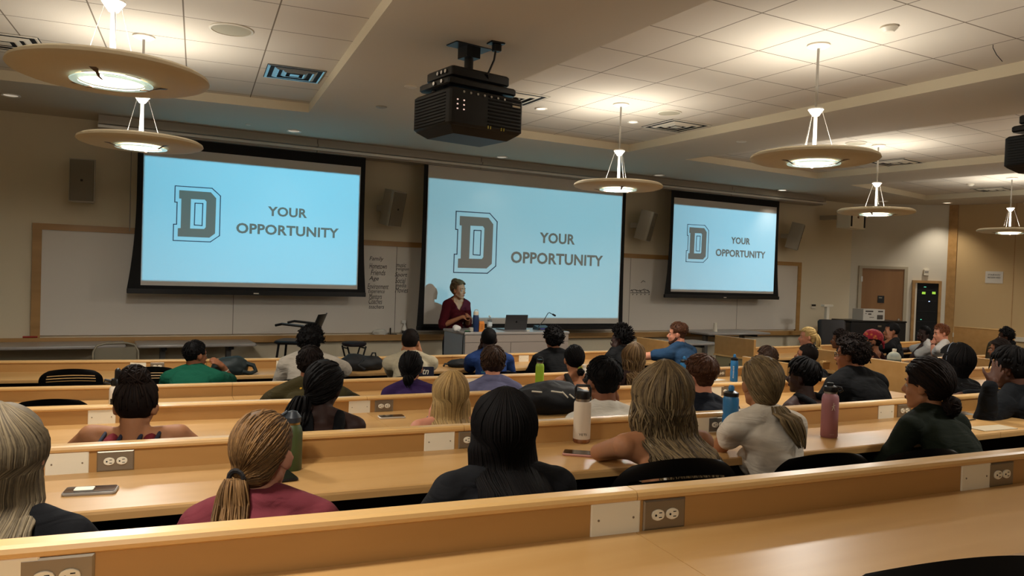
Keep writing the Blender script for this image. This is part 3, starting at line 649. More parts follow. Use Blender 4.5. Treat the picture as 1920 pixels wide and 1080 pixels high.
# right-hand block beyond the aisle
RB = {'E': [(7.62, 7.47), (8.2, 7.47), (9.5, 7.55), (11.8, 7.75)], 'D': [(7.30, 5.98), (8.6, 5.9), (11.8, 6.0)], 'C': [(6.15, 4.40), (8.6, 4.32), (11.8, 4.35)], 'B': [(6.2, 2.9), (8, 2.85), (11.8, 2.85)]}
RL = {'E': 'farthest desk row of the right-hand block beyond the aisle', 'D': 'right-block desk row with the big water jug standing on it', 'C': 'right-block desk row with a tall end panel by the aisle', 'B': 'nearest desk row of the right-hand block, behind the hooded student'}
for r_, P in RB.items():
    t, zd = desk_row(r_, RL[r_], [], path=P)
    if r_ == 'D':
        for px, py, k in ((1684, 677, 'b'), (1700, 676, 'o')): outlet(t, P, px, py, CAP[r_]-.06, k)
    if r_ == 'E':
        for px, py, k in ((1531, 654, 'o'),): outlet(t, P, px, py, CAP[r_]-.06, k)
# end panels along the aisles
def end_panel(label, X, Ya, Yb, ztop, zf, high=.30, hook=False, rail=False):
    t = thing('end_panel', label, 'end panel', (X, (Ya+Yb)/2, zf)); y0, y1 = -(abs(Ya-Yb))/2, abs(Ya-Yb)/2; z = ztop-zf
    MB().box(-.018, .018, y0, y1, z-high, z).build('upper_board', M_maple, t)
    MB().box(-.02, .02, y0-.002, y1+.002, z, z+.006).build('edge_strip', M_maple_lit, t)
    if high < z-.05: MB().box(-.010, .03, y0+.04, y1-.02, 0, z-high).build('lower_board', mat('olive_laminate', '8f8260', .6), t); MB().box(-.035, .02, y0, y1, z-high-.02, z-high).build('ledge', M_maple_lit, t)
    if hook: MB().tube([(-.03, -.05, z-high-.03), (-.04, -.02, z-high-.09), (-.035, .05, z-high-.11), (-.04, .03, z-high-.14), (-.03, -.03, z-high-.13)], .006, 6).build('cable_hook', M_black, t)
    if rail: MB().tube([(-.05, y0-.25, .62+.0), (-.05, y1+.1, .62+.14)], .022, 10).build('handrail', M_maple_lit, t); MB().box(-.05, 0, -.02, .02, .66, .69).build('rail_bracket', M_metal, t)
    return t
end_panel('maple end panel on the aisle left of the man in the blue T-shirt', 6.12, 7.82, 7.2, 1.0, 0, .26)
end_panel('maple end board with a black cable under it, behind the fourth row', 7.60, 7.97, 7.25, 1.0, 0, .25, hook=True)
end_panel('maple end panel with a bright lit edge behind the blue squeeze bottle', 6.03, 5.9, 5.30, .97, 0, .95)
end_panel('maple end panel with a handrail beside the glasses-wearing student', 7.42, 6.15, 5.45, 1.0, 0, .98, rail=True)
end_panel('large maple end panel on the aisle below the water jug', 6.02, 4.62, 3.95, 1.125, .125, .95)
end_panel('maple end panel with a handrail behind the student with shoulder-length braids', 8.65, 5.05, 4.5, 1.0, .0, .98, rail=True)
end_panel('tall maple partition under the veneered wall at the far right', 12.2, 7.4, 6.6, 1.15, 0, 1.1)
wp = thing('partition_wall', 'maple panel standing in front of the veneered wall at the far right', 'partition', (0, 0, 0))
pa, pb = onY(1794, 617, 7.4), onY(1870, 622, 7.0)
MB().loft([[Vector((pa.x, 7.4, 0)), Vector((pa.x, 7.4, 1.13)), Vector((pa.x, 7.44, 1.13)), Vector((pa.x, 7.44, 0))], [Vector((pb.x+.5, 7.0, 0)), Vector((pb.x+.5, 7.0, 1.13)), Vector((pb.x+.5, 7.04, 1.13)), Vector((pb.x+.5, 7.04, 0))]]).build('board', M_maple, wp)
# ------------------------------------------------------------------ people
def voxel(mb, size, smooth=6, fac=.6):
    me = mb.mesh('tmp'); o = bpy.data.objects.new('tmp', me); COL.objects.link(o)
    r_ = o.modifiers.new('r', 'REMESH'); r_.mode = 'VOXEL'; r_.voxel_size = size; r_.use_smooth_shade = True
    if smooth: s_ = o.modifiers.new('s', 'SMOOTH'); s_.iterations = smooth; s_.factor = fac
    dg = bpy.context.evaluated_depsgraph_get(); out = bpy.data.meshes.new_from_object(o.evaluated_get(dg))
    bpy.data.objects.remove(o); bpy.data.meshes.remove(me); return out
def displace(me, amp, sc, seed=0, stretch=(1, 1, 1), amp2=0, sc2=40):
    off = Vector((seed*3.1, seed*1.7, seed)); n_ = [v.normal.copy() for v in me.vertices]
    for v, n in zip(me.vertices, n_):
        p = Vector((v.co.x*stretch[0], v.co.y*stretch[1], v.co.z*stretch[2]))*sc+off
        k = noise.noise(p)*amp
        if amp2: k += noise.noise(v.co*sc2+off)*amp2
        v.co += n*k
def cut(me, fn):                                                 # remove faces whose centre satisfies fn
    bm = bmesh.new(); bm.from_mesh(me); d = [f for f in bm.faces if fn(f.calc_center_median())]
    bmesh.ops.delete(bm, geom=d, context='FACES'); bm.to_mesh(me); bm.free()
def hair_mat(name, c1, c2, rough=.62):
    if name in MATS: return MATS[name]
    m = bpy.data.materials.new(name); m.use_nodes = True; nt = m.node_tree; b = nt.nodes['Principled BSDF']
    at = nt.nodes.new('ShaderNodeAttribute'); at.attribute_name = 'shade'
    tc = nt.nodes.new('ShaderNodeTexCoord'); n = nt.nodes.new('ShaderNodeTexNoise'); n.inputs['Scale'].default_value = 90; nt.links.new(tc.outputs['Object'], n.inputs['Vector'])
    ad = nt.nodes.new('ShaderNodeMath'); ad.operation = 'MULTIPLY_ADD'; ad.inputs[1].default_value = .4; nt.links.new(n.outputs['Fac'], ad.inputs[0]); nt.links.new(at.outputs['Fac'], ad.inputs[2])
    mx = nt.nodes.new('ShaderNodeMix'); mx.data_type = 'RGBA'; mx.inputs['A'].default_value = lin(c1); mx.inputs['B'].default_value = lin(c2); nt.links.new(ad.outputs[0], mx.inputs['Factor']); nt.links.new(mx.outputs['Result'], b.inputs['Base Color'])
    b.inputs['Roughness'].default_value = rough; b.inputs['Specular IOR Level'].default_value = .22 if c2 not in ('130f0e', '211610') else .12
    if c2 in ('130f0e', '211610'): b.inputs['Roughness'].default_value = .72
    bp = nt.nodes.new('ShaderNodeBump'); bp.inputs['Strength'].default_value = .3; bp.inputs['Distance'].default_value = .002; nt.links.new(n.outputs['Fac'], bp.inputs['Height']); nt.links.new(bp.outputs['Normal'], b.inputs['Normal'])
    MATS[name] = m; return m
HAIR = {'black': ('060505', '130f0e'), 'dark': ('0d0807', '211610'), 'brown': ('22150d', '4a3120'), 'auburn': ('311b0e', '643c22'), 'ash': ('43341f', '8a7350'),
        'blonde': ('6b5130', 'b8965f'), 'grey_blonde': ('40362a', '7e6e54'), 'honey': ('3c2815', '86623a'), 'light_brown': ('3d2b1b', '7a5f3d'), 'ginger': ('4c2815', '7f4826'), 'bronde': ('291d14', '7d6848'), 'yellow': ('8f7240', 'd6b778')}
SKIN = {'pale': 'c98f74', 'tan': 'a8714f', 'olive': '9a6846', 'brown': '7a4c32', 'deep': '4c2e20', 'dark': '33201a', 'pink': 'c48468', 'mid': '8a573a'}
def skin_mat(k):
    m = mat('skin_'+k, SKIN[k], .62, spec=.3, var=.07, vscale=14, bump=.12, bscale=260, bdist=.001)
    b = m.node_tree.nodes['Principled BSDF']; b.inputs['Subsurface Weight'].default_value = .06; b.inputs['Subsurface Scale'].default_value = .01; return m
def cloth_mat(c, rough=.9):
    if 'cloth_'+c in MATS: return MATS['cloth_'+c]
    m = mat('cloth_'+c, c, rough, bump=.35, bscale=420, var=.08, vscale=6, spec=.2, bdist=.0015)
    nt = m.node_tree; tc = nt.nodes['Texture Coordinate']; mp = nt.nodes.new('ShaderNodeMapping'); mp.inputs['Scale'].default_value = (1, 1, 2.6); mp.inputs['Rotation'].default_value = (.3, .5, 0)
    n = nt.nodes.new('ShaderNodeTexNoise'); n.inputs['Scale'].default_value = 6; n.inputs['Detail'].default_value = 2; n.inputs['Distortion'].default_value = 1.6
    b2 = nt.nodes.new('ShaderNodeBump'); b2.inputs['Strength'].default_value = .32; b2.inputs['Distance'].default_value = .03
    nt.links.new(tc.outputs['Object'], mp.inputs['Vector']); nt.links.new(mp.outputs['Vector'], n.inputs['Vector']); nt.links.new(n.outputs['Fac'], b2.inputs['Height'])
    for l in list(nt.links):
        if l.to_socket.name == 'Normal' and l.to_node.type == 'BSDF_PRINCIPLED': nt.links.new(b2.outputs['Normal'], l.from_node.inputs['Normal'])
    return m
V = Vector
def rotm(yaw, pitch=0, roll=0): return Matrix.Rotation(R(yaw), 3, 'Z') @ Matrix.Rotation(R(pitch), 3, 'X') @ Matrix.Rotation(R(roll), 3, 'Y')

def head_prims(mb, C, H, s, fem, ears=True):
    T = Matrix.Translation(C) @ H.to_4x4() @ Matrix.Scale(s, 4)
    j = .92 if fem else 1.0
    mb.ell((0, -.012, .028), (.075, .096, .090), T, 20, 14)
    mb.ell((0, .022, -.035), (.061*j, .066, .085), T, 16, 12)
    mb.ell((0, .060, -.098), (.027*j, .024, .021), T)
    for k in (-1, 1):
        mb.cap((k*.050*j, -.004, -.058), (k*.018*j, .056, -.100), .019, .016, 10, T)
        mb.ell((k*.036, .056, -.034), (.022, .019, .023), T)
        mb.ell((k*.032, .069, .004), (.0155, .012, .0105), T)
        if ears:
            mb.ell((k*.083, -.012, -.008), (.009, .020, .032), T, rot=rotm(k*-28, -12)); mb.ell((k*.077, -.004, -.028), (.008, .012, .014), T)
    mb.cap((0, .084, .004), (0, .104, -.030), .0085, .0115, 10, T)
    mb.ell((0, .096, -.037), (.0165, .013, .0095), T)
    mb.cap((-.040, .069, .026), (.040, .069, .026), .011, .011, 10, T)
    mb.ell((0, .077, -.066), (.022, .013, .012), T)
    return T
def hand(mb, W, d, n, side, s=1.0, curl=.5, spread=.0):
    """W wrist, d along the hand, n palm normal (direction the palm faces)"""
    d = V(d).normalized(); n = V(n); n = (n-d*n.dot(d)).normalized(); x = d.cross(n)*side                     # x towards the little finger
    P = V(W)
    mb.cap(P, P+d*.03*s, .024*s, .030*s)
    c = P+d*.055*s
    M = Matrix(((x.x, d.x, n.x, c.x), (x.y, d.y, n.y, c.y), (x.z, d.z, n.z, c.z), (0, 0, 0, 1)))
    mb.ell((0, 0, 0), (.040*s, .048*s, .016*s), M)
    for i, L in enumerate((.072, .080, .075, .060)):
        q = P+d*(.092-.004*abs(i-1.3))*s+x*(-.030+.020*i)*s; a = spread*(i-1.5)*.12; dd = (d+x*a).normalized(); r = .0088*s
        for k, f in enumerate((.45, .30, .25)):
            cc = curl*(.35+.5*k); dv = (dd*math.cos(cc)+n*math.sin(cc)).normalized(); q2 = q+dv*L*f*s; mb.cap(q, q2, r, r*.93, 8); q = q2; r *= .93
    q = P+d*.030*s-x*.030*s; dv = (d*.62-x*.62+n*(.3+.3*curl)).normalized(); q2 = q+dv*.038*s; mb.cap(q, q2, .013*s, .010*s, 8)
    dv = (d*.85-x*.25+n*(.3+.4*curl)).normalized(); mb.cap(q2, q2+dv*.032*s, .010*s, .008*s, 8)

EYE = MB().ell((0, 0, 0), (.0115, .0115, .0115), n=16, m=12).mesh('eye', True)
EYE.materials.append(mat('eye_white', '9c9084', .55, spec=.2)); EYE.materials.append(mat('iris', '1c110b', .35))
for p_ in EYE.polygons: p_.material_index = 1 if (p_.center-V((0, .0115, 0))).length < .0062 else 0

def strand_mesh(paths, r, sides=4, shades=None, rs=None):
    vs, fs, sh = [], [], []
    for pi, P in enumerate(paths):
        n = len(P)
        if n < 2: continue
        base = len(vs); x = None; rr = rs[pi] if rs else r; s0 = shades[pi] if shades else rnd.random()
        for i, p in enumerate(P):
            t = (P[min(n-1, i+1)]-P[max(0, i-1)]); t = t.normalized() if t.length > 1e-9 else V((0, 0, -1))
            if x is None: x = (V((0, 0, 1)) if abs(t.z) < .9 else V((1, 0, 0))).cross(t)
            x = x-t*x.dot(t)
            if x.length < 1e-6: x = V((1, .2, .1)).cross(t)
            x.normalize(); y = t.cross(x); k = rr*(1-.75*(i/(n-1))**3)*(.55 if i == 0 else 1)
            for a in range(sides):
                b = 2*math.pi*a/sides; vs.append(p+(x*math.cos(b)+y*math.sin(b))*k); sh.append(s0)
        for i in range(n-1):
            for a in range(sides):
                b = (a+1) % sides; fs.append((base+i*sides+a, base+i*sides+b, base+(i+1)*sides+b, base+(i+1)*sides+a))
        fs.append(tuple(base+a for a in range(sides))[::-1]); fs.append(tuple(base+(n-1)*sides+a for a in range(sides)))
    return vs, fs, sh
def hair_object(vol, strands, m, parent, name='hair', base=.15):
    vs, fs, sh = strands; nv = len(vol.vertices) if vol else 0
    V_ = [v.co for v in vol.vertices] if vol else []; F_ = [tuple(p.vertices) for p in vol.polygons] if vol else []
    allv = [tuple(v) for v in V_]+[tuple(v) for v in vs]; allf = F_+[tuple(nv+i for i in f) for f in fs]
    me = bpy.data.meshes.new(name); me.from_pydata(allv, [], allf); me.update()
    at = me.attributes.new('shade', 'FLOAT', 'POINT'); at.data.foreach_set('value', [base]*nv+sh)
    for p in me.polygons: p.use_smooth = True
    return obj(name, me, m, parent)

def person(name_label, head, Y, floor, s=.94, fem=False, yaw=None, hyaw=None, pitch=0, roll=0, skin='tan', top=('tee', '101010'), hair=('short', 'dark'), arms=('desk', 'desk'), vox=.008,
           build=1.0, lean=None, stand=False, hz=None, side=0, pants='1c1d22', group=None, drop=0, look=(4.6, 9.3), extra=None, N_str=1.0, zdesk=.795, shrug=None, chair=True):
    inf_ = (hair[2].get('infl') if len(hair) > 2 else None); inf_ = {'buzz': .004, 'fade': .010, 'short': .014, 'mop': .022, 'curly': .030, 'afro': .044, 'spiky': .026, 'long': .014, 'wavy': .024, 'pony': .008, 'bun': .009, 'braids': .012, 'dreads': .016, 'bob': .020, 'scarf': .010, 'twists': .02, 'updo': .013, 'hightop': .018}[hair[0]] if inf_ is None else inf_
    Cw = onY(head[0], head[1], Y); Cw.z -= (.124+inf_)*s; rr = random.Random(hash(name_label) % 1000 if False else sum(map(ord, name_label)))
    dirv = V((look[0]-Cw.x, look[1]-Cw.y)); auto = math.degrees(math.atan2(-dirv.x, dirv.y))
    if hyaw is None: hyaw = auto
    if yaw is None: yaw = auto*.45
    B = Matrix.Rotation(R(yaw), 3, 'Z'); hipz = (.53 if not stand else .93)*s; L = .54*s
    off = V((0, .045, .158))*s; Hz = Cw.z-floor
    c = (Hz-off.z-hipz)/L; c = max(.72, min(.998, c))
    if lean is not None: c = math.cos(R(lean))
    th = math.acos(c); hipz2 = Hz-off.z-L*c                            # hips drop or rise to keep the head where it is
    root = Cw-B @ (off+V((side, L*math.sin(th), 0))); root.z = floor
    t = thing('person', name_label, 'person', root, R(yaw), group)
    shrug = (.02 if fem else 0) if shrug is None else shrug
    def loc(w): return B.inverted() @ (V(w)-root)
    Hh = V((0, 0, hipz2)); U = V((-side/L, math.sin(th), math.cos(th))).normalized(); U = V((side*.9/L, math.sin(th), math.cos(th))).normalized()
    Nn = Hh+U*L; C = Nn+off; Fw = V((0, math.cos(th), -math.sin(th))); X = V((1, 0, 0))
    H = rotm(hyaw-yaw, pitch, roll)
    sw = (.163 if fem else .182)*s*build; b_ = build*s*(.9 if fem else 1.0)
    Rm = Matrix(((1, Fw.x, U.x), (0, Fw.y, U.y), (0, Fw.z, U.z)))
    def at(x, y, z): return Nn+X*x+Fw*y+U*z
    SH = {k: at(k*sw, .012, (-.050+shrug)*s) for k in (-1, 1)}
    body = MB(); trunk = []
    def tr(kind, *a): trunk.append((kind,)+a)
    tr('e', Hh+U*.04*s, (.160*b_, .115*b_, .13*s)); tr('e', Hh+U*.19*s+Fw*-.008, (.130*b_, .095*b_, .15*s))
    tr('e', at(0, -.005, -.20*s), (.142*b_, .100*b_, .17*s)); tr('e', at(0, -.008, -.10*s), (.150*b_, .078*b_, .085*s))
    for k in (-1, 1):
        tr('c', at(k*.02, -.012, .035*s), SH[k]+U*.012, .040*b_, .042*b_); tr('s', SH[k], .053*b_); tr('e', at(k*.070*b_, -.056*b_, -.14*s), (.062*b_, .028*b_, .09*s))
        tr('c', at(k*.03, .02, -.05*s), SH[k], .045*b_, .045*b_)
        if fem: tr('e', at(k*.065*b_, .085*b_, -.19*s), (.055, .05, .055))
    def put(mb, e, items=None):
        for it in (items or trunk):
            if it[0] == 'e': mb.ell(it[1], tuple(v+e for v in it[2]), None, 16, 12, Rm)
            elif it[0] == 's': mb.ell(it[1], (it[2]+e,)*3, None, 14, 10)
            else: mb.cap(it[1], it[2], it[3]+e, it[4]+e)
    put(body, 0)
    nr = (.047 if fem else .057)*s*(.5+.5*build)
    body.cap(Nn+V((0, 0, -.02)), C+H @ V((0, -.025, -.055))*s, nr*1.06, nr, 16)
    T = head_prims(body, C, H, s, fem)
    # arms
    ARM = {}
    ul, fl = .275*s, .245*s
    def reach(S, E0, Lx): d = (E0-S); return S+d.normalized()*Lx
    zd = zdesk
    for k, a in zip((-1, 1), arms):
        S_ = SH[k]; hd = None
        opt = {}
        if isinstance(a, dict): opt = a; a = a.get('m', 'EW' if 'E' in a else 'px')
        if a == 'desk':
            dz = max(-.9*ul, min(.0, zd+.045*s-S_.z)); h = math.sqrt(max(1e-4, ul*ul-dz*dz)); E = S_+V((k*h*.42, h*.9, dz)); E = reach(S_, E, ul)
            W_ = E+V((-k*.8, .62, .0)).normalized()*fl; hd = (V((-k*.9, .4, 0)), V((0, 0, -1)), .35)
        elif a == 'lap': E = reach(S_, S_+V((k*opt.get('flare', .32), .42, -1)), ul); W_ = E+V((-k*.55, .8, .05)).normalized()*fl; hd = (V((-k*.2, 1, -.1)), V((0, 0, -1)), .5)
        elif a == 'side': E = reach(S_, S_+V((k*.5, -.1, -1)), ul); W_ = E+V((0, .35, -1)).normalized()*fl; hd = (V((0, .2, -1)), V((-k, 0, 0)), .4)
        elif a == 'face':
            W_ = C+H @ V((k*.085, .035, -.115))*s; mid = (S_+W_)/2; dd = (W_-S_); D_ = min(dd.length, (ul+fl)*.98); h = math.sqrt(max(1e-4, ul*ul-(D_/2)**2)); pole = V((k*.45, .35, -1)); pole = (pole-dd*(pole.dot(dd)/dd.length_squared)).normalized()
            E = mid+pole*h; E = reach(S_, E, ul); hd = ((C+H @ V((k*.07, .045, -.01))*s)-W_, H @ V((-k, 0, 0)), .6)
        elif a == 'px':
            E = loc(onY(*opt['el'])); W_ = loc(onY(*opt['wr'])); hd = (loc(onY(*opt['tip']))-W_ if 'tip' in opt else W_-E, V(opt.get('n', (0, 0, -1))), opt.get('curl', .4))
        else: E = V(opt['E']); W_ = V(opt['W']); hd = (V(opt['d']), V(opt.get('n', (0, 0, -1))), opt.get('curl', .5))
        ARM[k] = (S_, E, W_); ar = (.043 if fem else .050)*s*(.4+.6*build)
        body.cap(S_, E, ar*1.06, ar*.82, 14); body.cap(E, E+(W_-E)*.35, ar*.84, ar*.86, 14); body.cap(E+(W_-E)*.35, W_, ar*.86, ar*.56, 14)
        hand(body, W_, hd[0], hd[1], k, s*(.92 if fem else 1.02), hd[2], opt.get('spread', .5))
    # legs
    legs = []
    for k in (-1, 1):
        if stand: legs += [((k*.085, 0, hipz2), (k*.095, .01, .48*s), .085*b_, .055*s), ((k*.095, .01, .48*s), (k*.10, -.02, .09), .055*s, .036*s)]
        else:
            kn = (k*.12, .40*s, max(.47*s, min(.60, hipz2*.98))); legs += [((k*.09, 0, hipz2), kn, .083*b_, .058*s), (kn, (k*.12, .36*s, .09), .054*s, .036*s)]
    for p, q, r1, r2 in legs: body.cap(p, q, r1, r2, 12)
    me = voxel(body, vox, 6, .5); body_o = obj('body', me, skin_mat(skin), t)
    # face details
    bm_ = hair_mat('hair_'+hair[1], *HAIR[hair[1]])
    for k in (-1, 1):
        e = obj('eye', EYE, None, t); e.matrix_local = T @ Matrix.Translation((k*.032, .0705, -.001))
        bw = MB(); bw.tube([T @ V((k*.014, .086, .021)), T @ V((k*.030, .084, .027)), T @ V((k*.048, .072, .022))], [.0025*s, .0035*s, .002*s], 6); bw.build('eyebrow', bm_, t)
    lp = MB(); lp.ell((0, .089, -.061), (.018, .0045, .0042), T); lp.ell((0, .088, -.069), (.016, .005, .0048), T); lp.build('lips', mat('lips_'+skin, 'a8574e' if skin in ('pale', 'pink', 'tan') else '5c2f2a', .45), t, smooth=60)
    # clothing
    kind, colr = top[0], top[1]; cm = cloth_mat(colr); sh = MB(); e = {'hoodie': .026, 'long': .017, 'tee': .014, 'loose': .028, 'tank': .007, 'racer': .007, 'strap': .007, 'wide': .016, 'halter': .007}[kind]
    if kind in ('tank', 'racer', 'strap', 'halter'):
        put(sh, e, [it for it in trunk[:2]]); lo = {'strap': -.215, 'halter': -.23, 'racer': -.20}.get(kind, -.225)
        sh.ell(at(0, -.005, lo*s), (.142*b_+e, .100*b_+e, .155*s), None, 18, 12, Rm)
        if fem:
            for k in (-1, 1): sh.ell(at(k*.065*b_, .085*b_, -.19*s), (.062, .057, .06))
        for k in (-1, 1):
            w1 = .070 if kind == 'racer' else .085
            pts = [at(k*(.045 if kind == 'racer' else .075), -.098*b_, -.17*s), at(k*(w1-.01), -.098*b_, -.10*s), at(k*w1, -.068*b_, -.03*s), at(k*w1, -.02, .022*s), at(k*w1, .045, -.01*s), at(k*.08, .09*b_, -.10*s)]
            rad = {'tank': .026, 'racer': .030, 'strap': .008, 'halter': .012}[kind]
            if kind == 'halter': pts = [at(k*.075, -.09*b_, -.26*s), at(k*.03, -.105*b_, -.12*s), at(k*.02, -.07, .03*s)]; rad = .014
            for p, q in zip(pts, pts[1:]): sh.cap(p, q, rad*s, rad*s, 8)
        me = voxel(sh, max(.005, vox*.85), 3, .5)
    else:
        put(sh, e)
        if kind != 'wide': sh.cap(Nn+V((0, 0, -.03)), Nn+(C-Nn)*.16+V((0, -.012, .0)), nr*1.06+e, nr*1.0+e*.7, 16)
        tt = {'tee': top[2] if len(top) > 2 else (.46 if fem else .62), 'loose': .70, 'wide': .98}.get(kind, None)
        for k in (-1, 1):
            S_, E, W_ = ARM[k]; ar = (.043 if fem else .050)*s*(.4+.6*build)
            if tt: sh.cap(S_, S_+(E-S_)*tt, ar*1.06+e, ar*.95+e+.004, 16)
            else: sh.cap(S_, E, ar*1.06+e, ar*.86+e, 14); sh.cap(E, E+(W_-E)*.95, ar*.9+e, ar*.62+e*.8, 14)
        if kind == 'hoodie': sh.ell(at(0, -.085*s, .03*s), (.085*s, .05*s, .055*s), None, 14, 10, Rm); sh.ell(at(0, -.04*s, .05*s), (.085*s, .08*s, .035*s), None, 14, 10, Rm)
        me = voxel(sh, max(.0055, vox), 24 if kind == 'loose' else 18, .55)
    if kind == 'wide': cut(me, lambda p: (p-Nn).dot(Fw) > .0 and (p-Nn).dot(U) > -.115+abs(p.x-Nn.x)*1.5)
    sd = rr.random()*10
    displace(me, .007 if kind not in ('tank', 'racer', 'strap') else .003, 9, sd, (1, 1, 1.9), .003, 24)
    shirt_me = me; obj('shirt', me, cm, t)
    pm = MB(); put(pm, .010, trunk[:1])
    for p, q, r1, r2 in legs: pm.cap(p, q, r1+.012, r2+.014, 12)
    obj('trousers', voxel(pm, .014, 4), cloth_mat(pants), t)
    ft = MB()
    for k in (-1, 1):
        ax, ay = (legs[1][1][0], legs[1][1][1]); ft.cap((k*abs(ax), ay-.03, .045), (k*abs(ax), ay+.16, .035), .042, .036, 12)
    ft.build('shoes', cloth_mat('2b2a2c'), t, smooth=60)
    make_hair(t, hair, C, H, T, s, at, Nn, U, Fw, vox, rr, N_str, B, b_)
    if chair and not stand:
        k_ = dup(ch0, 'black slat-backed chair under a seated student, mostly hidden behind a desk panel', group='chairs under seated students'); k_.location = root+B @ V((0, .0, 0)); k_.rotation_euler = (0, 0, R(yaw)); k_.scale = (1, 1, .96)
    if extra: extra(t, dict(shirt=shirt_me, T=T, C=C, ARM=ARM, at=at, s=s, H=H, loc=loc, Nn=Nn, b=b_, U=U, Fw=Fw, me=me))
    return t

def make_hair(t, hair, C, H, T, s, at, Nn, U, Fw, vox, rr, NS, B, b_):
    style, colr = hair[0], hair[1]; opt = hair[2] if len(hair) > 2 else {}
    m = hair_mat('hair_'+colr, *HAIR[colr]); vol = MB(); fr = V((0, -.014, .034))
    infl = {'buzz': .004, 'fade': .010, 'short': .014, 'mop': .022, 'curly': .030, 'afro': .044, 'spiky': .026, 'long': .014, 'wavy': .024, 'pony': .008, 'bun': .009, 'braids': .012, 'dreads': .016, 'bob': .020, 'scarf': .010, 'twists': .02, 'updo': .013, 'hightop': .018}[style]
    infl = opt.get('infl', infl)
    sx, sy, sz = .075+infl, .096+infl, .090+infl
    if style == 'hightop':
        vol.ell(fr, (.0785, .0995, .0935), T, 22, 16); vol.ell((0, -.046, -.012), (.062, .046, .05), T, 16, 12)
        vol.ell((0, -.018, .056), (.072+infl, .090+infl, .066+infl), T, 22, 16)
    else: vol.ell(fr, (sx, sy, sz), T, 22, 16)
    if style in ('short', 'mop', 'pony', 'bun', 'long', 'wavy', 'braids', 'bob', 'updo', 'curly', 'afro', 'spiky', 'dreads', 'twists', 'scarf'):
        lng = style in ('long', 'wavy', 'bob', 'pony', 'braids'); nz = opt.get('nz', -.030 if lng else -.006)
        vol.ell((0, -.054 if not lng else -.058, nz), (.058+infl*.4, .042+infl*.4, (.050 if lng else .045)+infl*.5), T, 16, 12)
    if style in ('mop', 'bob', 'long', 'wavy'):
        for k in (-1, 1): vol.ell((k*.050, -.028, -.005), (.030+infl*.6, .05, .060), T)
    fy = opt.get('face', .028); fz = opt.get('line', .070)
    Li = None
    Tinv = T.inverted()
    curtain = []
    if style in ('long', 'wavy', 'bob', 'braids_down'):
        Ln = opt.get('len', .42)*s; w0 = opt.get('w0', .085)*s; w1 = opt.get('w1', .10)*s; th = opt.get('th', .045)*s; n = 9
        off = opt.get('off', 0)*s
        hb = T @ V((0, -.055, -.02)); prev = None
        for i in range(n+1):
            f_ = i/n; z = hb.z-Ln*f_
            # back surface of the torso at this height (leaning spine)
            if z < Nn.z+.02: kk = (z-Nn.z)/max(.2, U.z); ys = Nn.y+U.y*kk-.108*b_-.02; ysx = Nn.x+U.x*kk
            else: ys = hb.y+.02; ysx = hb.x
            y = min(hb.y+.012*f_, ys) if f_ > .12 else hb.y
            if style != 'bob': y = min(y, prev[1]+.02 if prev else y)
            ww = w0+(w1-w0)*min(1, f_*1.6)
            if f_ > .8: ww *= 1-.9*(f_-.8)*opt.get('taper', 1.2)
            curtain.append((hb.x+off*f_, y, z, ww, th*(1-.35*f_))); prev = (hb.x, y)
        rings = []
        for (cx, cy, cz, ww, tt) in curtain: rings.append([V((cx+ww*math.cos(a), cy+tt*math.sin(a)+abs(math.cos(a))**2*ww*.35, cz)) for a in [2*math.pi*q/24 for q in range(24)]])
        vol.loft(rings)
    me = voxel(vol, max(.0055, vox*.8), 14 if style in ('long', 'wavy', 'bob') else 4, .55)
    if style not in ('afro',):
        def fn(p):
            q = Tinv @ p
            if q.z < -.13: return False
            hl = opt.get('line', .070)
            if q.y > .078 and q.z < hl+.02: return True
            if q.y > fy+.012 and q.z < hl: return True
            if style in ('short', 'curly', 'hightop', 'spiky', 'mop', 'dreads', 'twists') and q.z < opt.get('nape', -.058): return True
            if style in ('short', 'hightop', 'fade', 'buzz', 'pony', 'bun', 'updo', 'curly', 'spiky', 'dreads', 'twists', 'mop', 'scarf') and q.z < opt.get('side', .012) and q.y > -.034+(.0 if style != 'mop' else .01): return True
            if style in ('fade', 'buzz') and q.z < opt.get('nape', -.035): return True
            return False
        cut(me, fn)
    else: cut(me, lambda p: (Tinv @ p).y > .045 and (Tinv @ p).z < .072 or ((Tinv @ p).z < -.0 and (Tinv @ p).y > -.02))
    sd = rr.random()*9
    if style in ('afro', 'curly'): displace(me, .016*infl/.03, 26, sd, amp2=.008, sc2=85)
    elif style in ('wavy', 'spiky', 'mop', 'twists'): displace(me, .008, 28, sd, (1, 1, .4), .003, 80)
    elif style == 'long': displace(me, .003, 40, sd, (1, 1, .1))
    elif style in ('short', 'hightop'): displace(me, .003, 45, sd, amp2=.0015, sc2=120)
    bvh = BVHTree.FromPolygons([v.co.copy() for v in me.vertices], [tuple(p.vertices) for p in me.polygons]) if len(me.polygons) else None
    paths, shades, radii = [], [], []
    Cc = T @ V((0, -.014, .02))
    def hit(d, out=.0):
        h = bvh.ray_cast(Cc+d*.35, -d, .34); return (h[0]+d*out) if h[0] is not None else None
    def sph(az, el): return (H @ V((math.sin(az)*math.cos(el), -math.cos(az)*math.cos(el), math.sin(el)))).normalized()
    cnt = int(opt.get('n', {'long': 300, 'wavy': 300, 'bob': 200, 'pony': 220, 'bun': 180, 'updo': 190, 'short': 300, 'mop': 320, 'braids': 60, 'curly': 260, 'afro': 300, 'spiky': 220, 'dreads': 60, 'twists': 90, 'fade': 110, 'buzz': 0, 'scarf': 60, 'hightop': 300}[style])*NS)
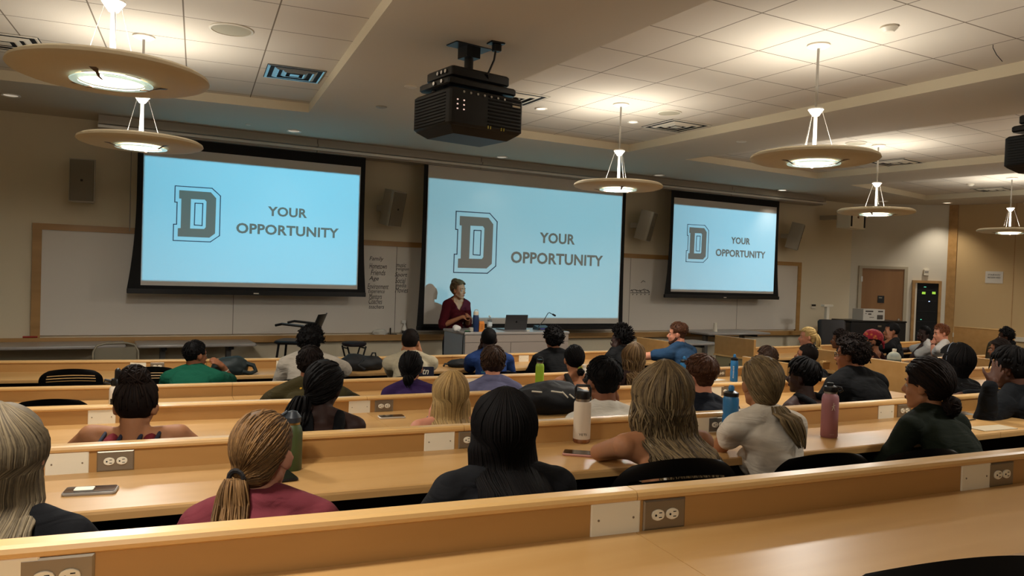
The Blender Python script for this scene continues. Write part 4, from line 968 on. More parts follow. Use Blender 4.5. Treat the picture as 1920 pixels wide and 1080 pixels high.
    if style in ('long', 'wavy', 'bob'):
        amp = {'long': .05, 'wavy': .16, 'bob': .03}[style]*opt.get('amp', 1)
        for i in range(cnt):
            az = rr.uniform(-2.15, 2.15); ph = rr.uniform(0, 6.28); P = []; sh_ = min(1, max(0, rr.gauss(.42, .34))); fq = rr.uniform(16, 44) if style == 'wavy' else rr.uniform(5, 9)
            part = opt.get('part', 0); out = rr.uniform(.0005, .0035 if style != 'wavy' else .012); a_ = az; Lr = 1-.22*rr.random()
            for e_ in range(88, -20, -12):
                el = R(e_); blend = max(0, 1-(e_-20)/68) if e_ > 20 else 1
                a2 = az*(.35+.65*blend)+part*(1-blend)+amp*.3*math.sin(ph+e_*.06)
                q = hit(sph(a2, el), out)
                if q is not None: P.append(q)
            if P and curtain:
                z = P[-1].z; z_end = curtain[-1][2]; zs = z
                a_w = math.atan2((P[-1]-Cc).x, -(P[-1]-Cc).y)
                while z > z_end+(zs-z_end)*(1-Lr)*1.0:
                    z -= .022; f_ = max(0, min(.999, (curtain[0][2]-z)/(curtain[0][2]-curtain[-1][2])))
                    ci = f_*(len(curtain)-1); i0 = int(ci); g = ci-i0; c0, c1 = curtain[i0], curtain[i0+1]; cx = c0[0]+(c1[0]-c0[0])*g; cy = c0[1]+(c1[1]-c0[1])*g
                    a2 = a_w+amp*math.sin(ph+fq*(zs-z)); d = V((math.sin(a2), -math.cos(a2), 0)); o_ = V((cx, cy, z))
                    h = bvh.ray_cast(o_+d*.4, -d, .4)
                    if h[0] is None: break
                    P.append(h[0]+d*(out+(.010*math.cos(ph*2+fq*(zs-z)) if style == 'wavy' else .001*math.cos(ph+fq*(zs-z)))*(1 if style != 'wavy' else .5+.9*abs(math.sin(ph*3)))))
            if len(P) > 3: paths.append(P); shades.append(sh_); radii.append(rr.uniform(.7, 1.3)*opt.get('r', .0042 if style != 'wavy' else .0055)*s)
    elif style in ('pony', 'bun', 'updo', 'braids'):
        tie = V(opt.get('tie', (0, -.105, .0))); dt = (H @ (tie-V((0, -.014, .02)))).normalized()
        for i in range(cnt):
            az = rr.uniform(-3.0, 3.0); el = rr.uniform(-.5, 1.3); q0 = V((math.sin(az)*math.cos(el), -math.cos(az)*math.cos(el), math.sin(el)))
            if q0.y > .35 and q0.z < .55: q0.z = .6; q0.normalize()
            d0 = (H @ q0).normalized(); P = []; out = rr.uniform(.0005, .003); sh_ = min(1, max(0, rr.gauss(.42, .25)))
            for k in range(9):
                f_ = k/8; d = (d0*(1-f_)+dt*f_)
                if d.length < 1e-3: continue
                q = hit(d.normalized(), out)
                if q is not None: P.append(q)
            if len(P) > 2: paths.append(P); shades.append(sh_); radii.append(opt.get('r', .0038 if style != 'braids' else .0065)*s*rr.uniform(.8, 1.2))
        tw = T @ tie
        if style in ('pony', 'braids'):
            Ln = opt.get('len', .26)*s; tr_ = opt.get('tr', .030)*s; dirn = V(opt.get('dir', (0, -.25, -1))).normalized(); n2 = opt.get('nt', 70)
            curve = V(opt.get('curve', (0, 0, 0)))
            for i in range(n2):
                ph = rr.uniform(0, 6.28); r0 = math.sqrt(rr.random()); P = []; wig = rr.uniform(.3, 1); Lr = Ln*rr.uniform(.75, 1)
                for k in range(12):
                    f_ = k/11; c_ = tw+(T.to_3x3() @ V((0, -.008, 0)))*1+V((dirn.x, dirn.y*max(.0, 1-f_*.9)*1.6 if dirn.y < 0 else dirn.y, dirn.z))*Lr*f_+curve*(f_**1.6)
                    if c_.z < Nn.z+.03:
                        kk = (c_.z-Nn.z)/max(.2, U.z); ys = Nn.y+U.y*kk-.112*b_-.012
                        c_.y = min(c_.y, ys)
                    w_ = tr_*(.35+1.3*math.sin(math.pi*min(1, f_*.75+.12)))*(1-.45*f_); a2 = ph+wig*1.2*f_*opt.get('twist', 1)
                    P.append(c_+V((math.cos(a2)*r0*w_, math.sin(a2)*r0*w_*.6, 0)))
                paths.append(P); shades.append(min(1, max(0, rr.gauss(.45, .28)))); radii.append(opt.get('rt', .0048 if style != 'braids' else .0058)*s)
        if style in ('bun', 'updo'):
            bc = T @ V(opt.get('bun', (0, -.115, -.03))); br = opt.get('br', .042)*s; bz = opt.get('bz', 1.0)
            for i in range(opt.get('nb', 70)):
                ax = V((rr.gauss(0, 1), rr.gauss(0, 1), rr.gauss(0, 1))).normalized(); x_ = ax.orthogonal().normalized(); y_ = ax.cross(x_); r0 = br*rr.uniform(.72, 1.05); a0 = rr.uniform(0, 6.28); Lr = rr.uniform(1.5, 4.5); P = []
                o_ = ax*rr.uniform(-.5, .5)*br
                for k in range(9): a2 = a0+Lr*k/8; v_ = o_+(x_*math.cos(a2)+y_*math.sin(a2))*math.sqrt(max(.1, 1-(o_.length/br)**2))*r0; v_.z *= bz; P.append(bc+v_)
                paths.append(P); shades.append(min(1, max(0, rr.gauss(.4, .25)))); radii.append(rr.uniform(.8, 1.3)*opt.get('rb', .0065)*s)
    elif cnt:
        for i in range(cnt):
            az = rr.uniform(-2.9, 2.9); el = rr.uniform(-.45, 1.5); d = sph(az, el); q = hit(d, -.001)
            if q is None: continue
            qq = Tinv @ q
            if style in ('short', 'mop', 'fade', 'twists', 'dreads', 'scarf', 'hightop'):
                if style == 'hightop' and qq.z < .03 and rr.random() < .75: continue
                crown = H @ V((opt.get('cx', .1), -.35, 1)).normalized(); fl = (d-crown*d.dot(crown)); fl = fl.normalized() if fl.length > 1e-3 else V((0, -1, 0)); Ls = {'short': .045, 'mop': .085, 'fade': .02, 'twists': .07, 'dreads': .11, 'scarf': .05, 'hightop': .035}[style]*opt.get('sl', 1); P = []
                sw_ = rr.uniform(-.35, .35); fl = (fl+d.cross(fl)*sw_).normalized()
                for k in range(6):
                    f_ = k/5; dd = (d*math.cos(f_*Ls/.09)+fl*math.sin(f_*Ls/.09)).normalized(); g = hit(dd, .001+(.005*math.sin(f_*3.1) if style != 'fade' else 0))
                    if g is None:
                        if style in ('dreads', 'twists') and P: g = P[-1]+V((0, 0, -.018))+dd*.004
                        else: break
                    P.append(g)
                if len(P) > 1: paths.append(P); shades.append(min(1, max(0, rr.gauss(.35, .25)))); radii.append({'short': .003, 'mop': .0045, 'fade': .0022, 'twists': .007, 'dreads': .0075, 'scarf': .003, 'hightop': .0026}[style]*s)
            else:
                P = []; x_ = d.orthogonal().normalized(); y_ = d.cross(x_); ph = rr.uniform(0, 6.28); Ls = {'curly': .022, 'afro': .022, 'spiky': .038}[style]; rad = .006 if style != 'spiky' else .001
                dd = (d+V((rr.uniform(-.4, .4), rr.uniform(-.4, .4), rr.uniform(-.3, .3)))).normalized()
                for k in range(6): f_ = k/5; P.append(q+dd*Ls*f_*rr.uniform(.8, 1.05)+(x_*math.cos(ph+f_*7)+y_*math.sin(ph+f_*7))*rad)
                paths.append(P); shades.append(min(1, max(0, rr.gauss(.35, .25)))); radii.append((.0045 if style != 'spiky' else .0055)*s)
    hair_object(me, strand_mesh(paths, .004, 4, shades, radii), m, t)
    return me
# ------------------------------------------------------------------ lectern and what stands on it
def wedge(): pass
LX0, LX1, LY0, LY1, LZ = 3.84, 5.30, 8.20, 8.80, 1.05
t = thing('lectern_desk', 'wide grey laminate lectern desk with drawers and doors in front of the middle screen', 'lectern', (LX0, LY0, 0))
MB().rbox(-.015, LX1-LX0+.015, -.015, LY1-LY0+.015, LZ-.03, LZ, .012).build('top', M_grey, t, smooth=30)
MB().box(0, LX1-LX0, .004, LY1-LY0, .06, LZ-.03).build('carcass', mat('lectern_side_grey', '8f9296', .5), t); MB().box(.03, LX1-LX0-.03, .04, LY1-LY0-.03, 0, .06).build('plinth', M_blackm, t)
m_f = mat('lectern_front', '9c8f84', .5)
MB().box(.004, LX1-LX0-.004, -.012, .004, LZ-.12, LZ-.034).build('front_rail', m_f, t)
for a, b, z0, z1 in ((.006, .62, .70, LZ-.124), (.006, .62, .08, .696), (.626, LX1-LX0-.006, .08, LZ-.124)):
    d_ = MB().box(a, b, -.012, .004, z0, z1).build('drawer' if z0 > .6 else 'door', m_f, t)
MB().lathe([(.001, 0), (.012, 0), (.012, .012), (.001, .014)], 12, Matrix.Translation((.13, -.012, .66)) @ Matrix.Rotation(R(90), 4, 'X')).build('lock', M_black, t)
MB().tube([(.10, .05, LZ+.004), (.0, .0, LZ+.006), (-.03, -.03, LZ-.05), (-.05, -.06, .7), (-.09, -.08, .35), (-.10, -.08, .02)], .007, 6).build('cable', M_black, t)
def lathe_thing(name, label, cat, loc, parts, group=None, rz=0):
    t = thing(name, label, cat, loc, rz, group)
    for pn, prof, m, n in parts: MB().lathe(prof, n).build(pn, m, t, smooth=32)
    return t
def on_l(px, py): return onZ(px, py, LZ)
p = on_l(868, 617); q = V if False else Vector
lathe_thing('water_bottle', 'dark blue water bottle with a white loop lid on the lectern', 'bottle', (p.x, 8.32, LZ), [('body', [(.001, 0), (.036, 0), (.038, .01), (.038, .17), (.033, .20), (.001, .2)], mat('bottle_navy', '1e3560', .3, trans=.2), 24), ('lid', [(.001, .2), (.033, .2), (.033, .235), (.026, .245), (.001, .245)], M_white, 24)])
o = MB().tube([(p.x-.02, 8.32, LZ+.24), (p.x-.015, 8.32, LZ+.265), (p.x+.015, 8.32, LZ+.27), (p.x+.03, 8.32, LZ+.25)], .005, 6)
ob = bpy.data.objects['water_bottle']; k_ = MB().tube([(-.02, 0, .24), (-.015, 0, .262), (.015, 0, .266), (.03, 0, .25)], .005, 6).build('carry_loop', M_white, ob)
x = onY(903, 600, 8.32).x
t = thing('snack_carton', 'small orange carton with printed lines on the lectern', 'carton', (x, 8.32, LZ), R(-8))
MB().loft([[(-.035, -.02, 0), (.035, -.02, 0), (.035, .02, 0), (-.035, .02, 0)], [(-.033, -.02, .10), (.033, -.02, .10), (.033, .02, .10), (-.033, .02, .10)], [(-.03, -.002, .125), (.03, -.002, .125), (.03, .002, .125), (-.03, .002, .125)]]).build('box', mat('carton_orange', 'd8822e', .6), t)
mb = MB()
for k in range(4): MB().box(-.02, .02, -.0212, -.0205, .03+.016*k, .034+.016*k).build('printed_line', mat('carton_ink', '6a3414', .6), t)
MB().tube([(-.03, -.0, .10), (-.035, 0, .15)], .003, 6).build('straw', M_black, t)
x = onY(918, 605, 8.36).x
m_clear = mat('clear_plastic', 'e6eef0', .08, trans=.85, alpha=1, ior=1.2); m_lbl = mat('bottle_label', 'c8d0d4', .5)
lathe_thing('plastic_bottle', 'clear disposable water bottle on the lectern beside the orange carton', 'bottle', (x, 8.36, LZ), [('body', [(.001, 0), (.031, 0), (.032, .01), (.030, .05), (.032, .06), (.032, .12), (.026, .15), (.012, .17), (.012, .178), (.001, .178)], m_clear, 24), ('label', [(.0325, .062), (.0328, .064), (.0328, .108), (.0325, .11)], m_lbl, 24), ('cap', [(.001, .178), (.014, .178), (.014, .19), (.001, .19)], M_white, 16)])
def blob(name, label, cat, loc, rad, m, amp=.012, seed=1, parts=None, sc=30):
    mb = MB(); mb.ell((0, 0, rad[2]*.9), rad, n=28, m=18); me = mb.mesh(name, True); displace(me, amp, sc, seed)
    for v in me.vertices: v.co.z = max(v.co.z, 0)
    o = obj(name, me, m); o.location = loc; return tag(o, label, cat)
blob('crumpled_tissue', 'crumpled white paper on the left end of the lectern', 'paper', (onY(856, 610, 8.3).x, 8.30, LZ), (.05, .04, .045), mat('tissue', 'd5d2cc', .8), .018, 3)
for i, (px, c, lab) in enumerate(((876, '2f7d3c', 'small green marker lid lying on the lectern'), (886, 'a9a396', 'small round tin on the lectern beside the dark blue bottle'), (893, '8f6f50', 'small tan eraser block on the lectern'))):
    x = onY(px, 615, 8.27).x; o = MB().rbox(-.025, .025, -.02, .02, 0, (.012, .05, .015)[i], .008).build(('marker_lid', 'round_tin', 'eraser_block')[i], mat('small_'+c, c, .5)); o.location = (x, 8.27+.04*i, LZ); tag(o, lab, ('lid', 'tin', 'eraser')[i])
x0, x1 = onY(946, 610, 8.42).x, onY(987, 610, 8.42).x
t = thing('laptop', 'open dark grey laptop seen from behind on the lectern', 'laptop', ((x0+x1)/2, 8.42, LZ), 0); hw = (x1-x0)/2
MB().rbox(-hw, hw, -.0, .24, 0, .014, .01).build('base', mat('laptop_base', '8a8a8c', .4, metal=.6), t)
Ml = Matrix.Translation((0, -.0, .012)) @ Matrix.Rotation(R(10), 4, 'X'); MB().rbox(-hw, hw, -.004, .004, 0, .19, .004, Ml).build('lid', mat('laptop_lid', '4a4a4c', .35, metal=.5), t)
MB().ell((0, -.0045, .10), (.012, .001, .013), Ml).build('lid_emblem', mat('laptop_emblem', '2a2a2c', .2, metal=.8), t)
o = MB().rbox(-.02, .02, -.015, .015, 0, .012, .005).build('usb_adapter', M_white); o.location = (onY(990, 614, 8.33).x, 8.33, LZ); tag(o, 'small white adapter beside the laptop', 'adapter')
x = onY(1012, 610, 8.5).x
t = thing('gooseneck_microphone', 'black gooseneck microphone on a dark control panel at the lectern\'s right', 'microphone', (x, 8.5, LZ), 0)
MB().loft([[(-.06, -.06, 0), (.14, -.06, 0), (.14, .08, 0), (-.06, .08, 0)], [(-.05, -.05, .03), (.13, -.05, .03), (.13, .07, .055), (-.05, .07, .055)]]).build('control_panel', M_black, t)
MB().box(-.02, .11, -.056, -.05, .004, .02).build('panel_display', mat('panel_glow', '2a2c66', .3, emit='3a3c9a', estr=.4), t)
e1, e2 = onY(1030, 586, 8.5)-t.location, onY(1038, 590, 8.5)-t.location; MB().tube([(-.02, 0, .04), ((e1.x-.02)*.5, 0, e1.z*.55), (e1.x-.02, 0, e1.z-.01), (e1.x, 0, e1.z), (e2.x-.02, 0, e2.z+.005), (e2.x, 0, e2.z)], .005, 8).build('gooseneck', M_black, t)
MB().cap((e2.x-.01, 0, e2.z+.003), (e2.x+.022, 0, e2.z-.012), .012, .013).build('capsule', M_black, t)

# ------------------------------------------------------------------ grey tables along the front wall
def table(label, x0, x1, y0, y1, z, tleg=.03, legs=((.12, .5),), m=None):
    t = thing('folding_table', label, 'table', ((x0+x1)/2, (y0+y1)/2, 0)); hx, hy = (x1-x0)/2, (y1-y0)/2
    MB().rbox(-hx, hx, -hy, hy, z-.03, z, .03).build('tabletop', m or M_grey, t, smooth=30)
    for s in (-1, 1):
        MB().rbox(s*(hx-.28)-.03, s*(hx-.28)+.03, -hy+.05, hy-.05, z-.07, z-.03, .01).build('top_bracket', M_black, t)
        MB().rbox(s*(hx-.28)-.03, s*(hx-.28)+.03, -.04, .04, .04, z-.07, .01).build('leg', mat('table_leg_grey', '6f6c68', .4, metal=.5), t)
        MB().rbox(s*(hx-.28)-.035, s*(hx-.28)+.035, -hy+.02, hy-.02, 0, .045, .02).build('foot', M_black, t)
    return t
table('long grey table against the front wall at the far left edge', -2.3, onY(236, 650, 9.3).x, 9.30, 9.86, .84)
table('grey table against the front wall between the beige folding chair and the left screen', onY(256, 650, 9.3).x, onY(482, 646, 9.3).x, 9.30, 9.86, .84)
table('taller grey table with a paper cup on it, under the rightmost screen', onY(1312, 625, 9.2).x, onY(1446, 628, 9.0).x, 9.0, 9.75, .93)
table('lower grey table beside the man in the blue T-shirt', onY(1255, 640, 8.3).x, onY(1346, 640, 8.3).x-.0, 8.25, 8.8, .86)
x = onY(1341, 615, 9.3).x
o = MB().lathe([(.001, 0), (.038, 0), (.026, .14), (.026, .142), (.001, .142)], 20).build('paper_cup', M_white, smooth=32); o.location = (x, 9.3, .93); tag(o, 'upside-down white paper cup on the taller grey table', 'cup')

def folding_chair(loc, rz):
    t = thing('folding_chair', 'beige metal folding chair in front of the left grey tables', 'chair', loc, rz); m = mat('folding_beige', '8f8672', .4, metal=.3)
    w = .22
    MB().tube([(-w, 0, .0), (-w, .02, .45), (-w+.005, .05, .74), (-w+.04, .06, .80), (-.1, .065, .82), (.1, .065, .82), (w-.04, .06, .80), (w-.005, .05, .74), (w, .02, .45), (w, 0, 0)], .012, 10).build('frame', m, t, smooth=60)
    mb = MB(); n = 12
    mb.loft([[(x_, .055-.03*(1-(x_/w)**2)+.0, z) for z in (.62, .78)]+[(x_, .062-.03*(1-(x_/w)**2), z) for z in (.78, .62)] for x_ in [-w+.02+(2*w-.04)*k/n for k in range(n+1)]]); mb.build('backrest', m, t)
    MB().rbox(-w+.02, w-.02, -.02, .38, .44, .465, .03).build('seat', m, t)
    for s in (-1, 1): MB().tube([(s*(w-.02), .40, 0), (s*(w-.02), .02, .50)], .011, 8).build('leg', m, t)
    return t
fc = folding_chair((onY(219, 655, 9.05).x, 9.05, 0), R(8)); fc.scale = (1, 1, 1.08)
for i, (dx, w_, h_, lab) in enumerate(((0, .3, .30, 'taller brown cardboard box on the floor beside the grey table'), (.34, .2, .17, 'low brown cardboard box on the floor beside the taller box'))):
    x = onY(468, 665, 9.2).x+dx-.05; t = thing('cardboard_box', lab, 'box', (x, 9.25, 0), R(5)); MB().box(-w_/2, w_/2, -.15, .15, 0, h_+.18).build('carton', mat('cardboard', '7a6048', .8), t); MB().box(-.02, .02, -.151, .151, .02, h_+.181).build('tape', mat('packing_tape', '8f7350', .3), t)

# armed high chair and round stool by the front wall
def high_chair():
    p = onY(555, 650, 9.25); t = thing('drafting_chair', 'tall black armed chair standing alone before the front wall', 'chair', (p.x, 9.25, 0), R(62)); 
    MB().rbox(-.22, .22, -.22, .22, .845, .885, .08).build('seat', M_black, t, smooth=40)
    mb = MB(); pts = []
    n = 10
    mb.loft([[(x_, -.20-.10*f-.04*(1-(x_/.21)**2), .96+.25*f) for f in (0, .25, .5, .75, 1.0)]+[(x_, -.212-.10*f-.04*(1-(x_/.21)**2), .96+.25*f) for f in (1.0, .75, .5, .25, 0)] for x_ in [-.20+.40*k/n for k in range(n+1)]]); mb.build('backrest', M_black, t, smooth=40)
    MB().tube([(0, -.18, .85), (0, -.22, .95), (0, -.24, 1.05)], .02, 8).build('back_support', M_black, t)
    for s in (-1, 1): MB().tube([(s*.24, -.18, .86), (s*.26, -.17, 1.0), (s*.26, -.15, 1.07), (s*.26, .10, 1.09), (s*.25, .18, 1.07)], .015, 8).build('armrest', M_black, t)
    for sx in (-1, 1):
        for sy in (-1, 1): MB().tube([(sx*.16, sy*.16, .85), (sx*.23, sy*.24, 0)], .014, 8).build('leg', M_black, t)
    MB().tube([(-.2, .2, .3), (.2, .2, .3)], .01, 6).build('stretcher', M_black, t)
high_chair()
p = onY(664, 645, 9.2)
t = thing('folding_stool', 'round black folding stool with crossed legs before the front wall', 'stool', (p.x, 9.2, 0), R(5)); t.scale = (1, 1, 1.12)
MB().lathe([(.001, .72), (.13, .72), (.15, .735), (.15, .755), (.13, .765), (.001, .765)], 28).build('seat', mat('stool_purple_black', '1a1018', .5), t, smooth=35)
for k, (a, b) in enumerate((((-.12, 0), (.02, .0)), ((.12, 0), (-.02, 0)))):
    for sy in (-.09, .09): MB().tube([(a[0], sy, .72), (-a[0]*.9, sy, 0)], .011, 8).build('leg', M_black, t)
for sx in (-.11, .11): MB().tube([(sx, -.09, .70), (sx, .09, .70)], .009, 6).build('stretcher', M_black, t)
# tray things
x = onY(759, 605, 9.9).x
t = thing('spray_bottle', 'white spray bottle standing on the whiteboard rail', 'bottle', (x, 9.905, .872))
MB().lathe([(.001, 0), (.035, 0), (.036, .01), (.036, .09), (.014, .14), (.012, .16), (.001, .16)], 20).build('body', mat('spray_white', 'e2dfd6', .4), t, smooth=35); MB().rbox(-.045, .02, -.012, .012, .16, .20, .006).build('trigger_head', mat('spray_white', 'e2dfd6', .4), t); MB().lathe([(.0365, .02), (.037, .022), (.037, .06), (.0365, .062)], 16).build('label', mat('spray_label', '45423e', .5), t)
t_ = blob('cleaning_cloth', 'crumpled white cloth on the whiteboard rail left of the spray bottle', 'cloth', (onY(714, 616, 9.9).x, 9.91, .866), (.12, .04, .045), mat('cloth_white', 'd8d5ca', .8), .02, 6, sc=20)
o = MB().rbox(-.05, .05, -.015, .015, 0, .02, .006).build('board_eraser', mat('eraser_dark', '35312d', .7)); o.location = (onY(738, 617, 9.9).x, 9.91, .868); tag(o, 'dark board eraser on the whiteboard rail', 'eraser')
o = MB().lathe([(.001, 0), (.008, 0), (.008, .1), (.001, .1)], 8).build('board_marker', M_black); o.location = (onY(733, 612, 9.9).x, 9.92, .868); tag(o, 'upright board marker on the whiteboard rail', 'marker')
o = MB().lathe([(.001, 0), (.010, 0), (.010, .14), (.001, .14)], 8, Matrix.Rotation(R(90), 4, 'Y')).build('board_marker', mat('marker_red', 'a02c22', .5)); o.location = (onY(42, 636, 9.9).x, 9.92, .888); tag(o, 'red marker lying on the rail at the far left', 'marker')
# thin vertical pull cord left of the leftmost screen
pc = onY(245, 330, 9.75); o = MB().tube([(pc.x, 9.75, 3.3), (onY(243, 432, 9.75).x, 9.75, 2.1)], .006, 6).build('pull_cord', mat('cord_grey', '9a948a', .5)); tag(o, 'thin pale pull cord hanging left of the leftmost screen', 'cord')

# ------------------------------------------------------------------ corner wall: door, rack closet, box, cabinet
def ws(px):                                                      # distance along P0->P1 where the ray through px crosses
    d = ray(px, 600); a = Vector((P0[0], P0[1])); e = Vector((P1[0]-P0[0], P1[1]-P0[1])).normalized()
    den = d.x*e.y-d.y*e.x; return -(a.x*d.y-a.y*d.x)/(e.x*d.y-e.y*d.x) if False else (a.y*d.x-a.x*d.y)/(e.x*d.y-e.y*d.x)
def wz(px, py): s_ = ws(px); p = on_wall(P0, P1, s_); d = ray(px, py); k = p.x/d.x; return CZ+d.z*k
WL = wall_matrix(P0, P1, 0)
a, b = ws(1611), ws(1692); zt = wz(1650, 504)
d1 = thing('door_1', '', ''); del d1['label']; del d1['category']; d1['kind'] = 'structure'
MB().box(a+.01, b-.01, -.03, .0, .01, zt, WL).build('door_leaf', wood('door_veneer', '8a6032', '9c7040', .5, 0, sc=(4, 4, .5)), d1)
mb = MB(); mb.box(a-.05, a+.01, -.045, 0, 0, zt+.05, WL); mb.box(b-.01, b+.05, -.045, 0, 0, zt+.05, WL); mb.box(a+.01, b-.01, -.045, 0, zt, zt+.05, WL); mb.build('door_frame', mat('door_frame_paint', 'b5aa92', .5), d1)
mb = MB(); hx_ = ws(1684); mb.rbox(hx_-.02, hx_+.02, -.04, -.03, .92, 1.14, .01, WL); mb.box(hx_-.12, hx_+.01, -.075, -.055, 1.0, 1.02, WL); mb.box(hx_-.01, hx_+.01, -.075, -.03, 1.0, 1.02, WL); mb.build('door_handle', M_metal, d1)
sx_ = ws(1649); z_ = wz(1649, 561); pl = MB().rbox(sx_-.06, sx_+.06, -.038, -.03, z_-.07, z_+.07, .005, WL).build('room_plate', M_black, d1)
MB().box(sx_-.04, sx_+.02, -.0395, -.038, z_+.02, z_+.04, WL).build('plate_lettering', mat('plate_text', '8f8878', .5), d1)
hz_ = wz(1611, 523); MB().box(a-.01, a+.02, -.048, -.03, hz_-.05, hz_+.05, WL).build('hinge', M_metal, d1)
# rack closet: an opening lined in wood with a dark rack inside
a, b = ws(1710), ws(1758); zt = wz(1735, 528)
t = thing('equipment_rack', 'tall black equipment rack with small green lights in a wood-framed opening', 'equipment rack', (0, 0, 0))
mb = MB(); mb.box(a-.03, a+.02, -.05, 0, 0, zt+.02, WL); mb.box(b-.02, b+.03, -.05, 0, 0, zt+.02, WL); mb.box(a+.02, b-.02, -.05, 0, zt-.03, zt+.02, WL); mb.build('wood_frame', M_trim, t)
MB().box(a+.02, a+.06, -.02, -.003, 0, zt-.03, WL).build('side_liner', M_white, t)
MB().box(a+.06, b-.02, -.02, -.002, .02, zt-.03, WL).build('rack_front', M_blackm, t)
mg = mat('led_green', '9cd84a', .4, emit='a8e84a', estr=1.2); mbl = mat('led_blue', 'a0b8ff', .4, emit='a8c0ff', estr=2.0); mt_ = mat('led_teal', '4aa88a', .4, emit='5ac8a0', estr=.8)
for px, py, m_, w_ in ((1729, 548, mg, .03), (1748, 548, mg, .03), (1729, 550.5, mg, .03), (1748, 550.5, mg, .03), (1740, 565, mbl, .012), (1726, 599, mt_, .012), (1731, 538, mt_, .02)):
    s_ = ws(px); z_ = wz(px, py); MB().box(s_-w_, s_+w_, -.024, -.02, z_-.006, z_+.006, WL).build('indicator_light', m_, t)
for k in range(7): z_ = .5+k*.2; MB().box(a+.08, b-.04, -.023, -.02, z_, z_+.008, WL).build('rack_shelf_edge', mat('rack_grey', '1c1c1e', .4), t)
s_ = ws(1732); z_ = wz(1732, 511); t = thing('alarm_strobe', 'small white alarm box on the wall above the equipment rack', 'alarm', (0, 0, 0)); MB().rbox(s_-.05, s_+.05, -.05, 0, z_-.06, z_+.06, .01, WL).build('housing', M_white, t); MB().box(s_-.03, s_+.03, -.054, -.05, z_+.0, z_+.03, WL).build('lens', mat('strobe_lens', '9a958c', .2), t)
# paper sign on the veneer wall
def vs_(px): d = ray(px, 520); a = Vector((P1[0], P1[1])); e = Vector((P2[0]-P1[0], P2[1]-P1[1])).normalized(); return (a.y*d.x-a.x*d.y)/(e.x*d.y-e.y*d.x)
s_ = vs_(1864); p = on_wall(P1, P2, s_); zc = CZ+ray(1864, 520).z*p.x/ray(1864, 520).x
t = thing('paper_sign', 'white paper notice with two printed lines on the veneered wall', 'sign', (0, 0, 0)); MB().box(s_-.14, s_+.14, -.006, -.001, zc-.11, zc+.11, WM).build('sheet', mat('paper', 'cfc8bc', .8), t)
for i, tx in enumerate(('STAIRWAY', 'RESERVED')):
    o = obj('printed_line', text_mesh(tx, width=.20, height=.030), M_marker, t); o.matrix_local = WM @ Matrix.Translation((s_, -.0075, zc+.045-.05*i)) @ Matrix.Rotation(R(90), 4, 'X')
# thermostat, document camera column, projector case, black cabinet
x = onY(1524, 574, YW); t = thing('wall_control', 'small wall control with a black display right of the whiteboard', 'wall control', (x.x, YW, x.z)); MB().rbox(-.06, .06, -.02, 0, -.045, .04, .005).build('housing', M_white, t); MB().box(-.055, .055, -.024, -.02, .0, .035).build('display', M_black, t)
xa = onY(1548, 640, 9.2).x; zt = onY(1552, 572, 9.2).z
t = thing('measuring_column', 'white upright column with a short top arm near the right front corner', 'column', (xa, 9.2, 0)); MB().rbox(-.035, .035, -.03, .03, 0, zt, .008).build('post', M_white, t); MB().rbox(-.12, .12, -.04, .04, zt-.03, zt+.01, .01).build('top_arm', M_white, t); MB().rbox(-.2, .2, -.2, .2, 0, .04, .03).build('base', M_white, t)
for k in range(8): MB().box(.036, .04, -.015, .015, zt-.15-.06*k, zt-.13-.06*k).build('mark', M_blackm, t)
ca, cb_ = onY(1596, 610, 9.0), onY(1680, 604, 8.8)
t = thing('storage_cabinet', 'low black cabinet in the right front corner before the wooden door', 'cabinet', ((ca.x+cb_.x)/2, 9.0, 0), R(-12)); w_ = (cb_.x-ca.x)/2+.12; zc = onY(1630, 603, 9.0).z
MB().rbox(-w_, w_, -.25, .25, .0, zc, .02).build('body', mat('cabinet_black', '15171a', .4), t); MB().rbox(-w_-.01, w_+.01, -.26, .26, zc, zc+.03, .02).build('top', M_black, t); MB().box(-.04, .04, -.262, -.25, zc-.08, zc-.05).build('badge', M_metal, t)
x = onY(1630, 594, 8.95)
t = thing('printed_carton', 'white cardboard carton with dark printing on top of the black cabinet', 'box', (x.x, 8.97, zc+.031), R(-10)); MB().box(-.24, .24, -.13, .13, 0, .20).build('carton', mat('carton_white', 'c4beb4', .7), t)
for (x0, x1, z0, z1) in ((-.19, -.02, .15, .175), (.09, .20, .15, .175), (-.13, -.06, .10, .125), (-.20, -.16, .115, .125), (.07, .20, .02, .10), (-.10, .0, .05, .06)):
    MB().box(x0, x1, -.1315, -.13, z0, z1).build('print', mat('carton_print', '4a443f', .7), t)
xx = onY(1583, 615, 8.3); xx.y = 8.3; t = thing('office_chair', 'dark padded office chair beside the black cabinet', 'chair', (xx.x-.12, 8.3, 0), R(150)); MB().rbox(-.25, .25, -.24, .24, .44, .53, .08).build('seat', mat('chair_brown_black', '241f1e', .6), t, smooth=40)
MB().rbox(-.23, .23, -.05, .05, 0, .62, .06, Matrix.Translation((0, -.24, .56)) @ Matrix.Rotation(R(8), 4, 'X')).build('backrest', mat('chair_brown_black', '241f1e', .6), t, smooth=40); MB().rbox(-.17, .17, -.075, -.05, .2, .5, .04, Matrix.Translation((0, -.24, .56)) @ Matrix.Rotation(R(8), 4, 'X')).build('back_pad', mat('chair_pad_grey', '3c3633', .7), t)
MB().tube([(0, 0, .05), (0, 0, .44)], .03, 10).build('gas_column', M_black, t)
for k in range(5): a_ = R(72*k); MB().tube([(0, 0, .09), (.28*math.cos(a_), .28*math.sin(a_), .05)], .018, 8).build('base_arm', M_black, t)

